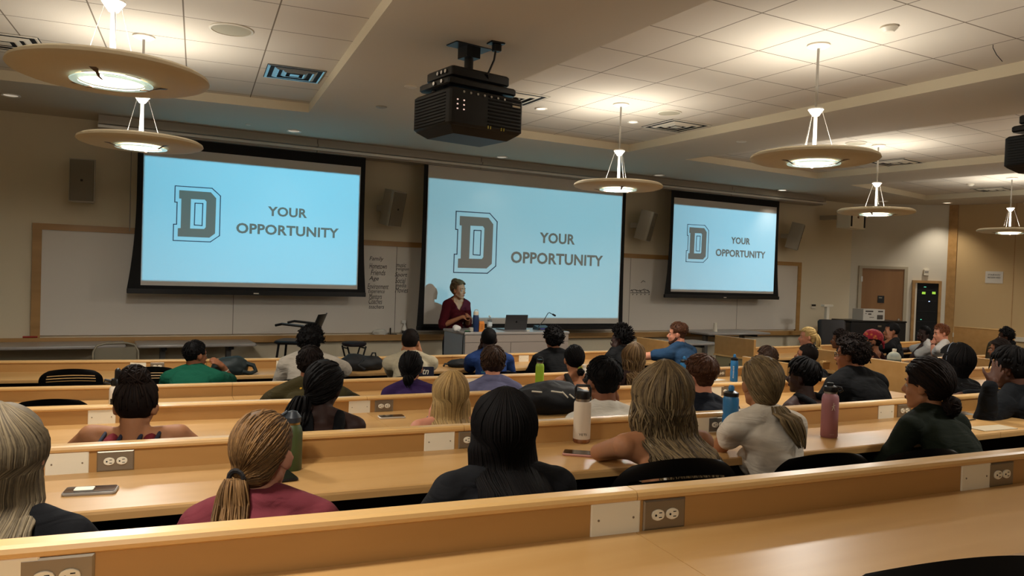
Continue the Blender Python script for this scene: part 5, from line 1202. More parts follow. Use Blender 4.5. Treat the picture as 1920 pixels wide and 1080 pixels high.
# ------------------------------------------------------------------ slat-backed chairs
def make_chair(label):
    t = thing('stacking_chair', label, 'chair', (0, 0, 0))           # faces +Y, back behind
    bm = bmesh.new(); W, Hh = .225, .40; zs = [0, .05, .10, .15, .20, .25]+[.275, .299, .3055, .321, .3275, .343, .3495, .362, .372, .382, .391, .397, .40]; nx = 26; grid = []
    for z in zs:
        wr = W*(1 if z < .30 else math.sqrt(max(.0, 1-((z-.30)/.101)**2.6*.55))); wr *= (.86+.14*min(1, z/.2)); row = []
        for i in range(nx+1):
            u = -1+2*i/nx; row.append(bm.verts.new((u*wr, -.235-.10*z-.025*(1-u*u)+.0, .50+z+(0 if z < .38 else -.0)-.018*(u*u)*(z/.4))))
        grid.append(row)
    for j in range(len(zs)-1):
        slot = (zs[j], zs[j+1]) in ((.299, .3055), (.321, .3275), (.343, .3495))
        for i in range(nx):
            u = -1+2*(i+.5)/nx
            if slot and abs(u) < .80: continue
            bm.faces.new((grid[j][i], grid[j][i+1], grid[j+1][i+1], grid[j+1][i]))
    bmesh.ops.solidify(bm, geom=bm.faces[:], thickness=.010); me = bpy.data.meshes.new('backrest'); bm.to_mesh(me); bm.free(); smooth_mesh(me, 50); obj('backrest', me, M_black, t)
    mb = MB(); mb.loft([[(-w, y, z) for w in ()] or [(x_, y, z+.02*(x_/.22)**2) for x_ in (-.22, -.11, 0, .11, .22)]+[(x_, y, z-.012+.02*(x_/.22)**2) for x_ in (.22, .11, 0, -.11, -.22)] for y, z in ((-.22, .455), (-.1, .435), (.05, .435), (.17, .445), (.22, .43))]); mb.build('seat', M_black, t, smooth=40)
    for s in (-1, 1):
        MB().tube([(s*.225, -.27, .62), (s*.225, -.22, .44), (s*.235, -.25, .02)], .011, 8).build('leg', M_chrome, t); MB().tube([(s*.225, .18, .43), (s*.235, .22, .02)], .011, 8).build('leg', M_chrome, t)
        MB().tube([(s*.225, -.22, .43), (s*.225, .18, .43)], .010, 8).build('seat_rail', M_chrome, t)
        MB().tube([(s*.235, -.27, .62), (s*.26, -.20, .67), (s*.265, -.05, .675), (s*.262, .06, .66)], [.012, .018, .018, .014], 10).build('armrest', M_black, t, smooth=50)
    return t
def topx(px, py, Y): p = onY(px, py, Y); return p
ch0 = make_chair('empty black slat-backed chair in the farthest row, left of the green shirt'); p = onY(139, 694, 6.86); ch0.location = (p.x, 6.86+.28, -.90+p.z+.01); ch0.rotation_euler = (0, 0, R(-2)); CHZ = ch0.location.z
ch0.location.z = 0; 
def fit_chair(ch, px, py, row, back=.53, rz=0):
    """top of the backrest (0.90 above the floor) seen at px,py: distance follows from the height"""
    zf = FLOOR[row]; p = onZ(px, py, zf+.885); ch.location = (p.x, p.y+.275, zf); ch.rotation_euler = (0, 0, R(rz)); return p
fit_chair(ch0, 139, 694, 'E', rz=-4)
GR = 'black slat-backed chairs at the desk rows'; ch0['group'] = GR
c = dup(ch0, 'empty black slat-backed chair just behind the student in green', group=GR); fit_chair(c, 282, 690, 'E')
c = dup(ch0, 'empty black chair whose curved top shows behind the fair-haired student at far left', group=GR); fit_chair(c, 100, 751, 'D', rz=-3)
c = dup(ch0, 'black slat-backed chair of the student with big wavy hair', group=GR); c.location = (0, 0, 0); CW = c
c2 = dup(ch0, 'black slat-backed chair of the student in the white T-shirt', group=GR); c3 = dup(ch0, 'black slat-backed chair whose armrest shows left of the dark green sweatshirt', group=GR)
for ch, px, py, Yb in ((c, 1290, 864, 1.74), (c2, 1562, 853, 1.78), (c3, 1745, 845, 1.75)):
    p = onY(px, py, Yb); ch.location = (p.x, Yb+.275, .26); ch.scale = (1, 1, max(.8, (p.z-.26)/.885)); ch.rotation_euler = (0, 0, R(-8))
c4 = dup(ch0, 'black slat-backed chair at the bottom right corner of the picture', group=GR); p = onY(1860, 1046, .60); c4.location = (p.x, .60+.275, .40); c4.rotation_euler = (0, 0, R(-13)); c4.scale = (1, 1, (p.z-.40)/.885)
c5 = dup(ch0, 'empty black slat-backed chair beside the braided student at the far right', group=GR); p = onY(1848, 640, 5.2); c5.location = (p.x, 5.45, .0); c5.rotation_euler = (0, 0, R(20)); c5.scale = (1, 1, p.z/.885)

# ------------------------------------------------------------------ things on the desks
def on_desk(px, py, row): p = onZ(px, py, (CAP[row] if row in CAP else 0)-.095); return p
def fit_h(px, ytop, p): d = ray(px, ytop); k = math.hypot(p.x, p.y)/math.hypot(d.x, d.y); return CZ+d.z*k-p.z
def logo_text(t, txt, m, r, z, w, ang=0, vertical=False, h=None):
    me = text_mesh(txt, width=w, height=h); 
    for v in me.vertices:
        x, y = v.co.x, v.co.y
        if vertical: x, y = -y, x
        a = ang+x/r-math.pi/2; v.co = V((math.cos(a)*(r+.0008), math.sin(a)*(r+.0008), z+y))
    return obj('printed_mark', me, m, t)
def face_cam(p): return math.atan2(-p.x, p.y)                    # yaw so that local -Y looks at the camera
# cream tumbler
p = on_desk(1090, 829, 'B'); h = fit_h(1090, 752, p); r_ = .0375
t = thing('steel_tumbler', 'cream insulated bottle with a black cap and handle in front of the wavy-haired student', 'bottle', p, face_cam(p))
MB().lathe([(.001, .018), (r_, .018), (r_, h-.01), (r_*.93, h), (.001, h)], 36).build('body', mat('tumbler_cream', 'c9b9a2', .45), t, smooth=35); MB().lathe([(.001, 0), (r_*.9, 0), (r_, .006), (r_, .018), (.001, .018)], 36).build('base_ring', mat('copper_steel', '9a7358', .3, metal=.9), t, smooth=35)
MB().lathe([(.001, h), (r_*.82, h), (r_*.82, h+.012), (.001, h+.012)], 30).build('neck', M_metal, t, smooth=35); MB().lathe([(.001, h+.012), (r_*.84, h+.012), (r_*.86, h+.03), (r_*.8, h+.043), (r_*.55, h+.047), (.001, h+.047)], 30).build('cap', M_black, t, smooth=35)
MB().tube([(-r_*.8, 0, h+.02), (-r_*.85, 0, h+.055), (-r_*.75, 0, h+.068), (r_*.75, 0, h+.068), (r_*.85, 0, h+.055), (r_*.8, 0, h+.02)], .006, 8).build('handle', M_black, t, smooth=50)
logo_text(t, 'YETI', M_marker, r_, .040, .034, .12, h=.010)
# pink flask
p = on_desk(1554, 819, 'B'); h = fit_h(1554, 737, p); r_ = .0385
t = thing('wide_mouth_flask', 'dusty pink flask with a black straw lid on the second desk row', 'bottle', p, face_cam(p)); m_ = mat('flask_pink', 'a06c70', .5)
MB().lathe([(.001, 0), (r_*.93, 0), (r_, .006), (r_, h-.028), (r_*.93, h-.012), (r_*.72, h), (.001, h)], 36).build('body', m_, t, smooth=35); MB().lathe([(.001, h), (r_*.74, h), (r_*.74, h+.008), (.001, h+.008)], 30).build('neck', M_metal, t)
MB().lathe([(.001, h+.008), (r_*.82, h+.008), (r_*.86, h+.018), (r_*.8, h+.032), (r_*.4, h+.038), (.001, h+.038)], 30).build('lid', M_black, t, smooth=35)
MB().tube([(r_*.6, 0, h+.032), (r_*1.15, 0, h+.030), (r_*1.3, 0, h+.018), (r_*.95, 0, h+.010)], .006, 8).build('carry_handle', M_black, t, smooth=50); MB().rbox(-.02, .012, -.01, .01, h+.036, h+.05, .005).build('spout', M_black, t)
fg = MB()
for x0, z0, x1, z1 in ((0, .022, 0, .006), (-.007, -.014, 0, .006), (.007, -.014, 0, .006), (-.008, .004, .008, .012)): fg.tube([(r_*math.sin((x0+.016)/r_), -r_*math.cos((x0+.016)/r_)-.0005, h-.062+z0), (r_*math.sin((x1+.016)/r_), -r_*math.cos((x1+.016)/r_)-.0005, h-.062+z1)], .0011, 5)
fg.build('figure_mark', M_ivory, t)
logo_text(t, 'Hydro Flask', M_ivory, r_, .018, .020, .35, h=.004)
# green squeeze flask behind ponytail
p = on_desk(546, 880, 'B'); h = fit_h(546, 795, p); r_ = .036
t = thing('wide_mouth_flask', 'olive green flask with a grey lid right of the ponytail student', 'bottle', p, face_cam(p))
MB().lathe([(.001, 0), (r_*.93, 0), (r_, .006), (r_, h-.03), (r_*.9, h-.012), (r_*.7, h), (.001, h)], 36).build('body', mat('flask_olive', '3f4a26', .5), t, smooth=35); MB().lathe([(.001, h), (r_*.74, h), (r_*.74, h+.008), (.001, h+.008)], 30).build('gold_neck', mat('gold_ring', 'b39a5c', .3, metal=.9), t)
MB().lathe([(.001, h+.008), (r_*.82, h+.008), (r_*.84, h+.025), (r_*.45, h+.045), (.001, h+.05)], 30).build('lid', mat('lid_grey', '2b3036', .35), t, smooth=35); MB().tube([(-r_*.8, 0, h+.015), (-r_*1.1, 0, h+.03), (-r_*.5, 0, h+.045)], .006, 8).build('strap_loop', mat('lid_grey', '2b3036', .35), t)
# sticker-covered white bottle
p = on_desk(219, 790, 'C'); h = fit_h(219, 722, p)-.0; r_ = .040
t = thing('sticker_bottle', 'white flask covered in stickers, half hidden by the curly updo', 'bottle', p, face_cam(p))
MB().lathe([(.001, 0), (r_*.93, 0), (r_, .006), (r_, h-.028), (r_*.9, h-.012), (r_*.72, h), (.001, h)], 36).build('body', mat('flask_white', 'd8cbb8', .45), t, smooth=35); MB().lathe([(.001, h), (r_*.8, h), (r_*.84, h+.02), (r_*.7, h+.035), (.001, h+.036)], 30).build('lid', M_black, t, smooth=35)
MB().tube([(-r_*.6, 0, h+.02), (-r_*1.5, 0, h+.03), (-r_*1.6, 0, h+.015), (-r_*.8, 0, h+.008)], .007, 8).build('loop', M_black, t); MB().cap((0, 0, h+.03), (0, .0, h+.075), .016, .015).build('spout', M_black, t)
for k in range(9):
    a0, z0 = -1.2+.30*k*.9, .02+((k*37) % 11)/11*(h-.08); c_ = ('161412', '5f6a34', '161412', '2f2a26', '6f7440')[k % 5]; mb = MB(); pts = []
    n_ = 7; rs_ = .008+.004*(k % 3); poly = [(a0+rs_*math.cos(q)*(1+.4*math.sin(3*q+k))/r_, z0+rs_*1.3*math.sin(q)*(1+.3*math.cos(2*q+k))) for q in [2*math.pi*i/12 for i in range(12)]]
    mb.loft([[V((r_*1.003*math.sin(a), -r_*1.003*math.cos(a), z)) for a, z in poly], [V((r_*1.02*math.sin(a), -r_*1.02*math.cos(a), z)) for a, z in poly]]); mb.build('sticker', mat('sticker_'+c_, c_, .5), t)
# lime bottle
p = onZ(1011, 722, CAP['C']); p = on_desk(1011, 738, 'D') if False else onY(1011, 725, 5.55); p.z = CAP['D']-.095; h = fit_h(1011, 681, p); r_ = .0365
t = thing('wide_mouth_flask', 'lime green flask with a black lid standing behind the open black bag', 'bottle', p, face_cam(p))
MB().lathe([(.001, 0), (r_*.93, 0), (r_, .006), (r_, h-.028), (r_*.9, h-.012), (r_*.72, h), (.001, h)], 32).build('body', mat('flask_lime', '8fb02a', .5), t, smooth=35); MB().lathe([(.001, h), (r_*.74, h), (r_*.74, h+.01), (.001, h+.01)], 24).build('neck', M_metal, t); MB().lathe([(.001, h+.01), (r_*.82, h+.01), (r_*.82, h+.032), (.001, h+.034)], 24).build('lid', M_black, t, smooth=35)
MB().tube([(-r_*.7, 0, h+.03), (-r_*.3, 0, h+.05), (r_*.4, 0, h+.048), (r_*.7, 0, h+.03)], .005, 8).build('carry_loop', M_black, t)
# blue squeeze bottles
def squeeze(px, pb, pt, row, label, Y=None, letters=True):
    p = on_desk(px, pb, row)
    if Y: p = onY(px, pb, Y); p.z = (CAP[row]-.095)
    h = fit_h(px, pt, p); r_ = .037
    t = thing('squeeze_bottle', label, 'bottle', p, face_cam(p), 'blue squeeze bottles'); m_ = mat('squeeze_blue', '286a9a', .35, spec=.5)
    MB().lathe([(.001, 0), (r_*.9, 0), (r_, .01), (r_, h*.36), (r_*.9, h*.42), (r_, h*.48), (r_, h*.72), (r_*.86, h*.78), (.001, h*.78)], 28).build('body', m_, t, smooth=35)
    MB().lathe([(.001, h*.78), (r_*.95, h*.78), (r_*.95, h*.85), (r_*.5, h*.89), (.001, h*.89)], 28).build('lid', M_black, t, smooth=35); MB().lathe([(.001, h*.89), (r_*.35, h*.89), (r_*.4, h*.95), (r_*.25, h), (.001, h)], 18).build('nozzle', m_, t, smooth=35)
    if letters: logo_text(t, 'POWERADE', M_ivory, r_, h*.36, h*.44, -.15, True, h=.012)
    return t
squeeze(1376, 708, 664, 'D', 'blue squeeze bottle standing upright by the lit end panel', Y=5.45)
squeeze(1368, 814, 722, 'B', 'dark-banded blue squeeze bottle beside the white T-shirt sleeve', letters=False)
squeeze(1282, 700, 668, 'D', 'blue squeeze bottle in front of the man in the blue T-shirt, mostly hidden', Y=5.5, letters=False)
p = onY(1095, 705, 5.5); p.z = CAP['D']-.095; h = fit_h(1095, 684, p)
lathe_thing('white_bottle', 'small white bottle beside the student with a low black bun', 'bottle', p, [('body', [(.001, 0), (.032, 0), (.032, h*.75), (.02, h*.85), (.001, h*.85)], M_white, 20), ('cap', [(.001, h*.85), (.018, h*.85), (.018, h), (.001, h)], M_white, 16)])
# water jug
p = onY(1676, 678, 5.78); p.z = CAP['D']-.095; h = fit_h(1676, 654, p)
lathe_thing('water_jug', 'squat clear water jug with a white cap on the right-block desk', 'jug', p, [('body', [(.001, 0), (.07, 0), (.078, .012), (.078, h*.62), (.055, h*.78), (.022, h*.86), (.001, h*.86)], mat('jug_plastic', 'b9c0b4', .15, trans=.6, ior=1.2), 24), ('cap', [(.001, h*.86), (.024, h*.86), (.024, h), (.001, h)], M_white, 16), ('label', [(.0785, h*.08), (.079, h*.09), (.079, h*.45), (.0785, h*.46)], mat('jug_label', '3f463a', .5), 24)])
# phones
def phone(px, py, row, rz, label, case, screen='101114', L=.150, Wd=.074, card=False):
    p = on_desk(px, py, row); t = thing('smartphone', label, 'phone', p, rz); MB().rbox(-Wd/2, Wd/2, -L/2, L/2, 0, .010, .011, n=5).build('case', mat('case_'+case, case, .35, metal=.2), t, smooth=30); MB().rbox(-Wd/2+.004, Wd/2-.004, -L/2+.004, L/2-.004, .010, .0112, .009, n=5).build('glass', mat('glass_'+screen, screen, .1, spec=.8), t)
    if card: MB().rbox(-.02, .02, -.01, .045, .0112, .014, .006).build('grip_ring', M_ivory, t)
    return t
phone(1090, 853, 'B', R(52), 'smartphone in a rose-edged case lying by the wavy-haired student\'s elbow', 'b07a68')
phone(734, 783, 'C', R(84), 'smartphone in a clear white case lying on the third desk row', 'c8bfb0')
phone(170, 923, 'B', R(80), 'smartphone with a card holder lying beside the fair-haired student at far left', '9a948c', '1a1a22', card=True)
phone(528, 894, 'B', R(5), 'dark smartphone partly hidden beside the olive green flask', '141416')
def sheet(px, py, row, rz, w_, l_, label, c='cfc8ba', name='paper_sheet'):
    p = on_desk(px, py, row); o = MB().box(-w_/2, w_/2, -l_/2, l_/2, 0, .003).build(name, mat('paper_'+c, c, .7)); o.location = p+V((0, 0, .0005)); o.rotation_euler = (0, 0, rz); return tag(o, label, 'paper')
sheet(1306+20, 712, 'D', R(10), .30, .22, 'white paper sheets on the fourth desk row left of the blue squeeze bottle')
sheet(1860, 803, 'B', R(-5), .26, .10, 'pale notebook under the dark-sleeved elbow at the far right', 'b9a98c', 'notebook')
sheet(1800, 775, 'B', R(-30), .12, .10, 'small folded paper on the desk beside the dark green sweatshirt', '8a857c', 'folded_paper')
p = on_desk(1822, 789, 'B'); o = MB().tube([(-.05, 0, .004), (.05, .01, .004)], .004, 8).build('pen', M_metal); o.location = p; tag(o, 'silver pen lying beside the elbow at the far right', 'pen')
# bags
def bag(name, label, loc, rad, m, seed, amp=.03, rz=0, straps=(), sc=7, flat=.6):
    t = thing(name, label, 'bag', loc, rz); mb = MB(); mb.ell((0, 0, rad[2]*flat), rad, n=48, m=30); me = mb.mesh('bag_body', True); displace(me, amp, sc, seed, amp2=.006, sc2=30)
    for v in me.vertices: v.co.z = max(v.co.z, .002)
    obj('bag_body', me, m, t)
    for pts, r_ in straps: MB().tube(pts, r_, 8).build('strap', m, t, smooth=60)
    return t
m_bag = mat('bag_black', '0d0d0f', .7, bump=.3, bscale=120)
pb = on_desk(683, 695, 'E'); bag('backpack', 'slouched black backpack on the farthest desk row, left of the cream sweatshirt', (pb.x, 7.12, CAP['E']-.095), (.20, .13, .092), m_bag, 2, .035, 0, [([(.08, 0, .12), (.10, 0, .16), (.13, 0, .16), (.14, 0, .10)], .008), ([(-.02, -.1, .11), (-.08, -.13, .06), (-.02, -.16, .02)], .014)])
pb = on_desk(420, 690, 'E'); bag('shoulder_bag', 'dark green-black bag with a curled strap beside the student in green', (pb.x, 7.1, CAP['E']-.095), (.16, .11, .10), mat('bag_teal', '16201f', .6), 4, .03, 0, [([(.10, -.02, .10), (.18, -.05, .08), (.20, -.06, .03), (.15, -.08, .012), (.08, -.08, .03)], .02)])
pb = on_desk(855, 684, 'E'); bag('small_bag', 'flat black bag on the farthest desk row, left of the blue T-shirt', (pb.x, 7.1, CAP['E']-.095), (.17, .10, .05), m_bag, 9, .02, 0, [([(-.12, 0, .03), (-.20, 0, .035), (-.22, -.02, .015)], .01)])
pb = onY(1040, 745, 3.98); t = bag('duffel_bag', 'large open black sports bag with white stripes on the third desk row', (pb.x, 4.02, CAP['C']-.095), (.27, .15, .105), m_bag, 12, .03, R(-4), [([(.18, -.08, .20), (.27, -.10, .26), (.34, -.06, .22), (.33, 0, .12)], .014)], flat=.85)
for q in (((-.19, -.11, .155), (-.13, -.125, .15)), ((-.07, -.13, .155), (.0, -.14, .145)), ((.0, -.14, .15), (.035, -.15, .115)), ((.045, -.15, .135), (.075, -.155, .11))): MB().tube([V(q[0]), V(q[1])], .005, 6).build('white_stripe', M_ivory, t)
o = obj('bag_lettering', text_mesh('iGoat', width=.07, height=.028), M_ivory, t); o.location = (.17, -.14, .135); o.rotation_euler = (R(75), R(-14), 0)
sw = MB().tube([(.09, -.15, .125), (.105, -.153, .117), (.12, -.153, .12), (.125, -.15, .133)], .005, 6).build('curved_mark', M_ivory, t)
t = thing('draped_jacket', 'dark jacket bundled on the chair behind the man in the blue T-shirt', 'jacket', onY(1012-60, 680, 6.6)); t.location.z = .55
bag_ = MB().ell((0, 0, .1), (.11, .08, .16), n=30, m=20); me = bag_.mesh('cloth', True); displace(me, .03, 8, 5); obj('cloth', me, m_bag, t)

t = thing('tote_bag', 'navy cloth with white script hanging behind the cream sweatshirt', 'bag', onY(798, 699, 6.42), R(-18)); MB().rbox(-.075, .075, -.012, .012, -.20, .055, .01, Matrix.Rotation(R(-8), 4, 'X')).build('cloth_panel', mat('navy_cloth', '12142a', .8), t)
o = obj('script_lettering', text_mesh('tn', width=.055, height=.05, shear=.3, bold=.01), M_ivory, t); o.matrix_local = Matrix.Rotation(R(-8), 4, 'X') @ Matrix.Translation((.0, -.014, .01)) @ Matrix.Rotation(R(90), 4, 'X')
def band(m, k, f, w=.012, e=.006):                               # wristband builder: k arm, f position from wrist back
    def fn(t, c):
        S_, E, W_ = c['ARM'][k]; d = (W_-E).normalized(); p = W_-d*f
        MB().cap(p-d*w/2, p+d*w/2, .024+e, .024+e, 16).build('wristband', m, t, smooth=50)
    return fn
def both(*fs):
    def fn(t, c):
        for f in fs: f(t, c)
    return fn
def glasses(t, c):
    m = M_black; T = c['T']; mb = MB()
    for k in (-1, 1):
        mb.tube([T @ V((k*.032+.022*math.cos(a), .094-.012*abs(math.cos(a))*.3, .002+.017*math.sin(a))) for a in [2*math.pi*i/16 for i in range(17)]], .0022, 6); mb.tube([T @ V((k*.054, .090, .006)), T @ V((k*.078, .03, .006)), T @ V((k*.080, -.01, .004))], .0022, 6)
    mb.tube([T @ V((-.010, .097, .004)), T @ V((.010, .097, .004))], .002, 6); mb.build('glasses', m, t)
def scarf(t, c):
    T = c['T']; mb = MB(); mb.ell((0, -.014, .040), (.088, .110, .098), T, 24, 18); me = voxel(mb, .006, 3); Ti = T.inverted()
    cut(me, lambda p: (Ti @ p).z < .045-(.45*((Ti @ p).y+.02) if (Ti @ p).y < 0 else -.25*(Ti @ p).y)*-1 and (Ti @ p).y > -.095 and (Ti @ p).z < .03 or ((Ti @ p).z < -.02)); displace(me, .004, 30, 3)
    ms = mat('scarf_print', 'a02030', .8)
    nt = ms.node_tree; tc = nt.nodes['Texture Coordinate']; n = nt.nodes.new('ShaderNodeTexVoronoi'); n.inputs['Scale'].default_value = 28; cr = nt.nodes.new('ShaderNodeValToRGB'); cr.color_ramp.elements[0].color = lin('c87a30'); cr.color_ramp.elements[1].color = lin('8f1528'); cr.color_ramp.elements[1].position = .45
    nt.links.new(tc.outputs['Object'], n.inputs['Vector']); nt.links.new(n.outputs['Distance'], cr.inputs['Fac']); nt.links.new(cr.outputs['Color'], nt.nodes['Principled BSDF'].inputs['Base Color'])
    obj('head_scarf', me, ms, t); k = MB(); k.ell((0, -.118, -.01), (.026, .02, .022), T); k.cap((0, -.12, -.01), (.02, -.13, -.07), .013, .008, 8, T); k.build('scarf_knot', ms, t, smooth=60)
    e = MB()
    for s_ in (-1, 1): e.tube([T @ V((s_*.084+.0*math.cos(a), -.008+.014*math.cos(a), -.055+.018*math.sin(a))) for a in [2*math.pi*i/14 for i in range(15)]], .0016, 5)
    e.build('hoop_earring', M_chrome, t)
def tie_(pos, colr, r=.014, r2=.022, name='hair_tie'):
    def fn(t, c):
        T = c['T']; p = V(pos); mb = MB(); mb.tube([T @ (p+V((r2*math.cos(a), 0, r2*math.sin(a)))) for a in [2*math.pi*i/14 for i in range(15)]], r*.5, 6); mb.build(name, mat('tie_'+colr, colr, .8), t)
    return fn
def beard(colr):
    def fn(t, c):
        T = c['T']; mb = MB(); mb.ell((0, .060, -.098), (.033, .030, .026), T)
        for k in (-1, 1): mb.cap((k*.054, .004, -.050), (k*.022, .060, -.100), .019, .020, 10, T); mb.cap((k*.058, .0, -.02), (k*.054, .004, -.05), .012, .018, 8, T)
        me = voxel(mb, .005, 2); displace(me, .003, 90, 2); obj('beard', me, hair_mat('hair_'+colr, *HAIR[colr]), t)
    return fn
def lettering(items):
    """text patches on the back of a shirt, seated on its surface"""
    def fn(t, c):
        bv = BVHTree.FromPolygons([v.co.copy() for v in c['shirt'].vertices], [tuple(p.vertices) for p in c['shirt'].polygons])
        for txt, x, z, w_, h_, colr in items:
            me = text_mesh(txt, width=w_, height=h_)
            for v in me.vertices:
                o_ = c['at'](x+v.co.x, -.5, z+v.co.y); h = bv.ray_cast(o_, c['Fw'], 1.0); v.co = (h[0]-c['Fw']*.004) if h[0] is not None else o_+c['Fw']*.4
            obj('shirt_lettering', me, mat('print_'+colr, colr, .7), t)
    return fn
def headband(colr, z=.055, w=.008):
    def fn(t, c):
        T = c['T']; f_ = c.get('inf', .03); mb = MB(); mb.tube([T @ V(((.078+f_)*math.cos(a), .015+.0*math.sin(a), .03+(.095+f_)*math.sin(a))) for a in [math.pi*i/20 for i in range(21)]], w, 8); mb.build('headband', mat('band_'+colr, colr, .6), t)
    return fn
def racer_trim(t, c):
    at, s, b = c['at'], c['s'], c['b']
    for k in (-1, 1):
        for w, nm in ((.100, 0), (.036, 1)):
            MB().tube([at(k*w*.9, -.112*b, -.16*s), at(k*w, -.112*b, -.09*s), at(k*w, -.088*b, -.02*s), at(k*w*1.0, -.030, .045*s)], .0075, 8).build('strap_trim', mat('trim_navy', '1a1e30', .8), t, smooth=60)
P_ = person
# nearest row (second desk row from the camera)
P_('student with long fair greyish hair and black T-shirt, cut by the left edge', (8, 752), 2.0, .26, s=.93, fem=True, skin='pale', top=('tee', '0e0e10'), hair=('long', 'grey_blonde', {'len': .36, 'w0': .095, 'w1': .115, 'infl': .018, 'n': 520, 'r': .0028}), arms=('lap', {'m': 'lap', 'flare': .75}), vox=.0065, hyaw=-22)
P_('student with a low ponytail and dusty rose knit top in the nearest row', (496, 768), 2.06, .26, s=.90, fem=True, skin='pale', top=('long', '6e2f36'), hair=('pony', 'honey', {'tie': (-.025, -.104, -.045), 'len': .27, 'tr': .036, 'dir': (-.08, -.2, -1), 'n': 420, 'r': .0025, 'nt': 170, 'rt': .003}), arms=({'m': 'lap', 'flare': .6}, {'m': 'lap', 'flare': .6}), vox=.0065, hyaw=-38, extra=tie_((-.025, -.104, -.045), '1a1412'))
P_('student with long straight black hair and a charcoal T-shirt', (948, 724), 1.93, .26, s=.90, fem=True, skin='tan', top=('tee', '18181a'), hair=('long', 'black', {'len': .36, 'infl': .028, 'w0': .105, 'w1': .125, 'off': .05, 'n': 320, 'r': .0036, 'amp': .5}), arms=({'m': 'lap', 'flare': .55}, 'lap'), vox=.0065, build=1.08, shrug=.04)
P_('student with big wavy streaked hair and a white strap top', (1243, 678), 2.08, .26, s=.93, fem=True, skin='olive', top=('strap', 'c9bfae'), hair=('wavy', 'bronde', {'len': .32, 'w0': .105, 'w1': .128, 'off': .085, 'th': .06, 'infl': .028, 'n': 640, 'r': .0036, 'taper': 1.2}), shrug=.06, arms=({'el': (1122, 848, 2.42), 'wr': (1195, 842, 2.62)}, 'desk'), chair=False, vox=.0065)
P_('student in a white T-shirt leaning on her left elbow', (1424, 662), 2.28, .26, s=.90, fem=True, skin='olive', top=('tee', 'd0c5b4', .30), hair=('pony', 'ash', {'tie': (.045, -.085, -.075), 'len': .19, 'tr': .044, 'dir': (.35, -.2, -1), 'n': 300, 'r': .0034, 'nt': 110, 'infl': .014}), arms=({'el': (1338, 852, 2.45), 'wr': (1400, 848, 2.58)}, 'lap'), chair=False, vox=.0065, side=-.09, pitch=8)
P_('student in a dark green sweatshirt with a messy low bun', (1738, 668), 2.18, .26, s=.95, fem=True, skin='olive', top=('long', '141a10'), hair=('updo', 'dark', {'tie': (.0, -.105, -.05), 'bun': (.01, -.115, -.085), 'br': .040, 'bz': 1.25, 'infl': .022, 'nb': 130, 'face': .04, 'line': .062, 'n': 240}), arms=('lap', 'lap'), chair=False, vox=.0065, hyaw=14)
P_('student in a dark hoodie holding a hand to his head at the right edge', (1897, 648), 2.52, .26, s=.95, skin='deep', top=('long', '0d0f12'), hair=('dreads', 'black', {'n': 110, 'infl': .022}), arms=({'el': (1846, 790, 2.45), 'wr': (1856, 722, 2.42), 'tip': (1886, 664, 2.42), 'n': (.5, .85, 0), 'curl': .35, 'spread': 1.0}, 'desk'), vox=.0065, hyaw=10, pitch=-8, extra=band(mat('band_cyan', '3aa0c0', .6), -1, .05, .012, .012))
# third row
P_('student with a curly updo and a red and navy racerback top', (257, 704), 3.42, .125, s=.94, fem=True, skin='olive', top=('racer', '6e2229'), hair=('updo', 'dark', {'tie': (0, -.05, .09), 'bun': (0, -.055, .115), 'br': .060, 'infl': .012, 'nb': 230, 'rb': .0042, 'side': -.1}), arms=({'m': 'lap', 'flare': 1.1}, {'m': 'lap', 'flare': 1.1}), pitch=-14, hyaw=-20, shrug=.10, build=1.08, extra=racer_trim)
P_('student with long black braids and a black racerback top, leaning on the desk', (610, 674), 3.5, .125, s=.92, fem=True, skin='dark', top=('racer', '0c0c0e'), hair=('braids', 'black', {'tie': (-.05, -.095, -.05), 'len': .30, 'tr': .045, 'dir': (-.35, -.25, -1), 'nt': 60, 'n': 90, 'infl': .016}), arms=('face', {'el': (668, 796, 3.62), 'wr': (600, 792, 3.85)}), hyaw=-45, roll=6, pitch=-6)
P_('student with long straight blonde hair resting her chin on a hand', (845, 694), 3.5, .125, s=.92, fem=True, skin='pink', top=('strap', '8a6a50'), hair=('long', 'blonde', {'len': .30, 'w0': .10, 'w1': .125, 'infl': .020, 'n': 300, 'r': .0042}), arms=('face', 'lap'), extra=band(M_black, -1, .03, .01, .004), hyaw=-8, shrug=.05, build=1.05)
P_('student in a white T-shirt with a short faded haircut', (1133, 667), 3.32, .125, s=1.0, skin='brown', top=('tee', 'cbc4b6'), hair=('hightop', 'black', {'infl': .020, 'n': 420}), arms=('lap', 'face'), hyaw=-14)
P_('student with short auburn hair and a navy T-shirt', (1313, 663), 3.42, .125, s=.98, skin='pink', top=('tee', '13161e'), hair=('hightop', 'auburn', {'infl': .020, 'n': 420, 'nape': -.062}), arms=('lap', 'lap'), hyaw=2)
P_('student with short dreads seen in profile beside the white T-shirt', (1505, 669), 3.62, .125, s=.95, skin='dark', top=('tank', '0e0e10'), hair=('dreads', 'black', {'n': 120, 'infl': .022, 'sl': 1.2}), arms=('lap', 'lap'), hyaw=28)
P_('broad-shouldered student in a loose black T-shirt and glasses', (1596, 627), 3.62, .125, s=1.0, build=1.16, skin='mid', top=('loose', '0a0a0b'), hair=('curly', 'dark', {'infl': .028, 'n': 320}), arms=('lap', 'lap'), hyaw=22, extra=glasses)
P_('student with shoulder-length black braids and a thin pale headband', (1791, 642), 3.45, .125, s=1.0, fem=True, skin='deep', top=('long', '0e0d0d'), hair=('bob', 'black', {'len': .17, 'infl': .034, 'w0': .11, 'w1': .115, 'n': 240, 'r': .0055, 'taper': .2}), arms=('lap', 'lap'), extra=headband('6a707c', w=.003))
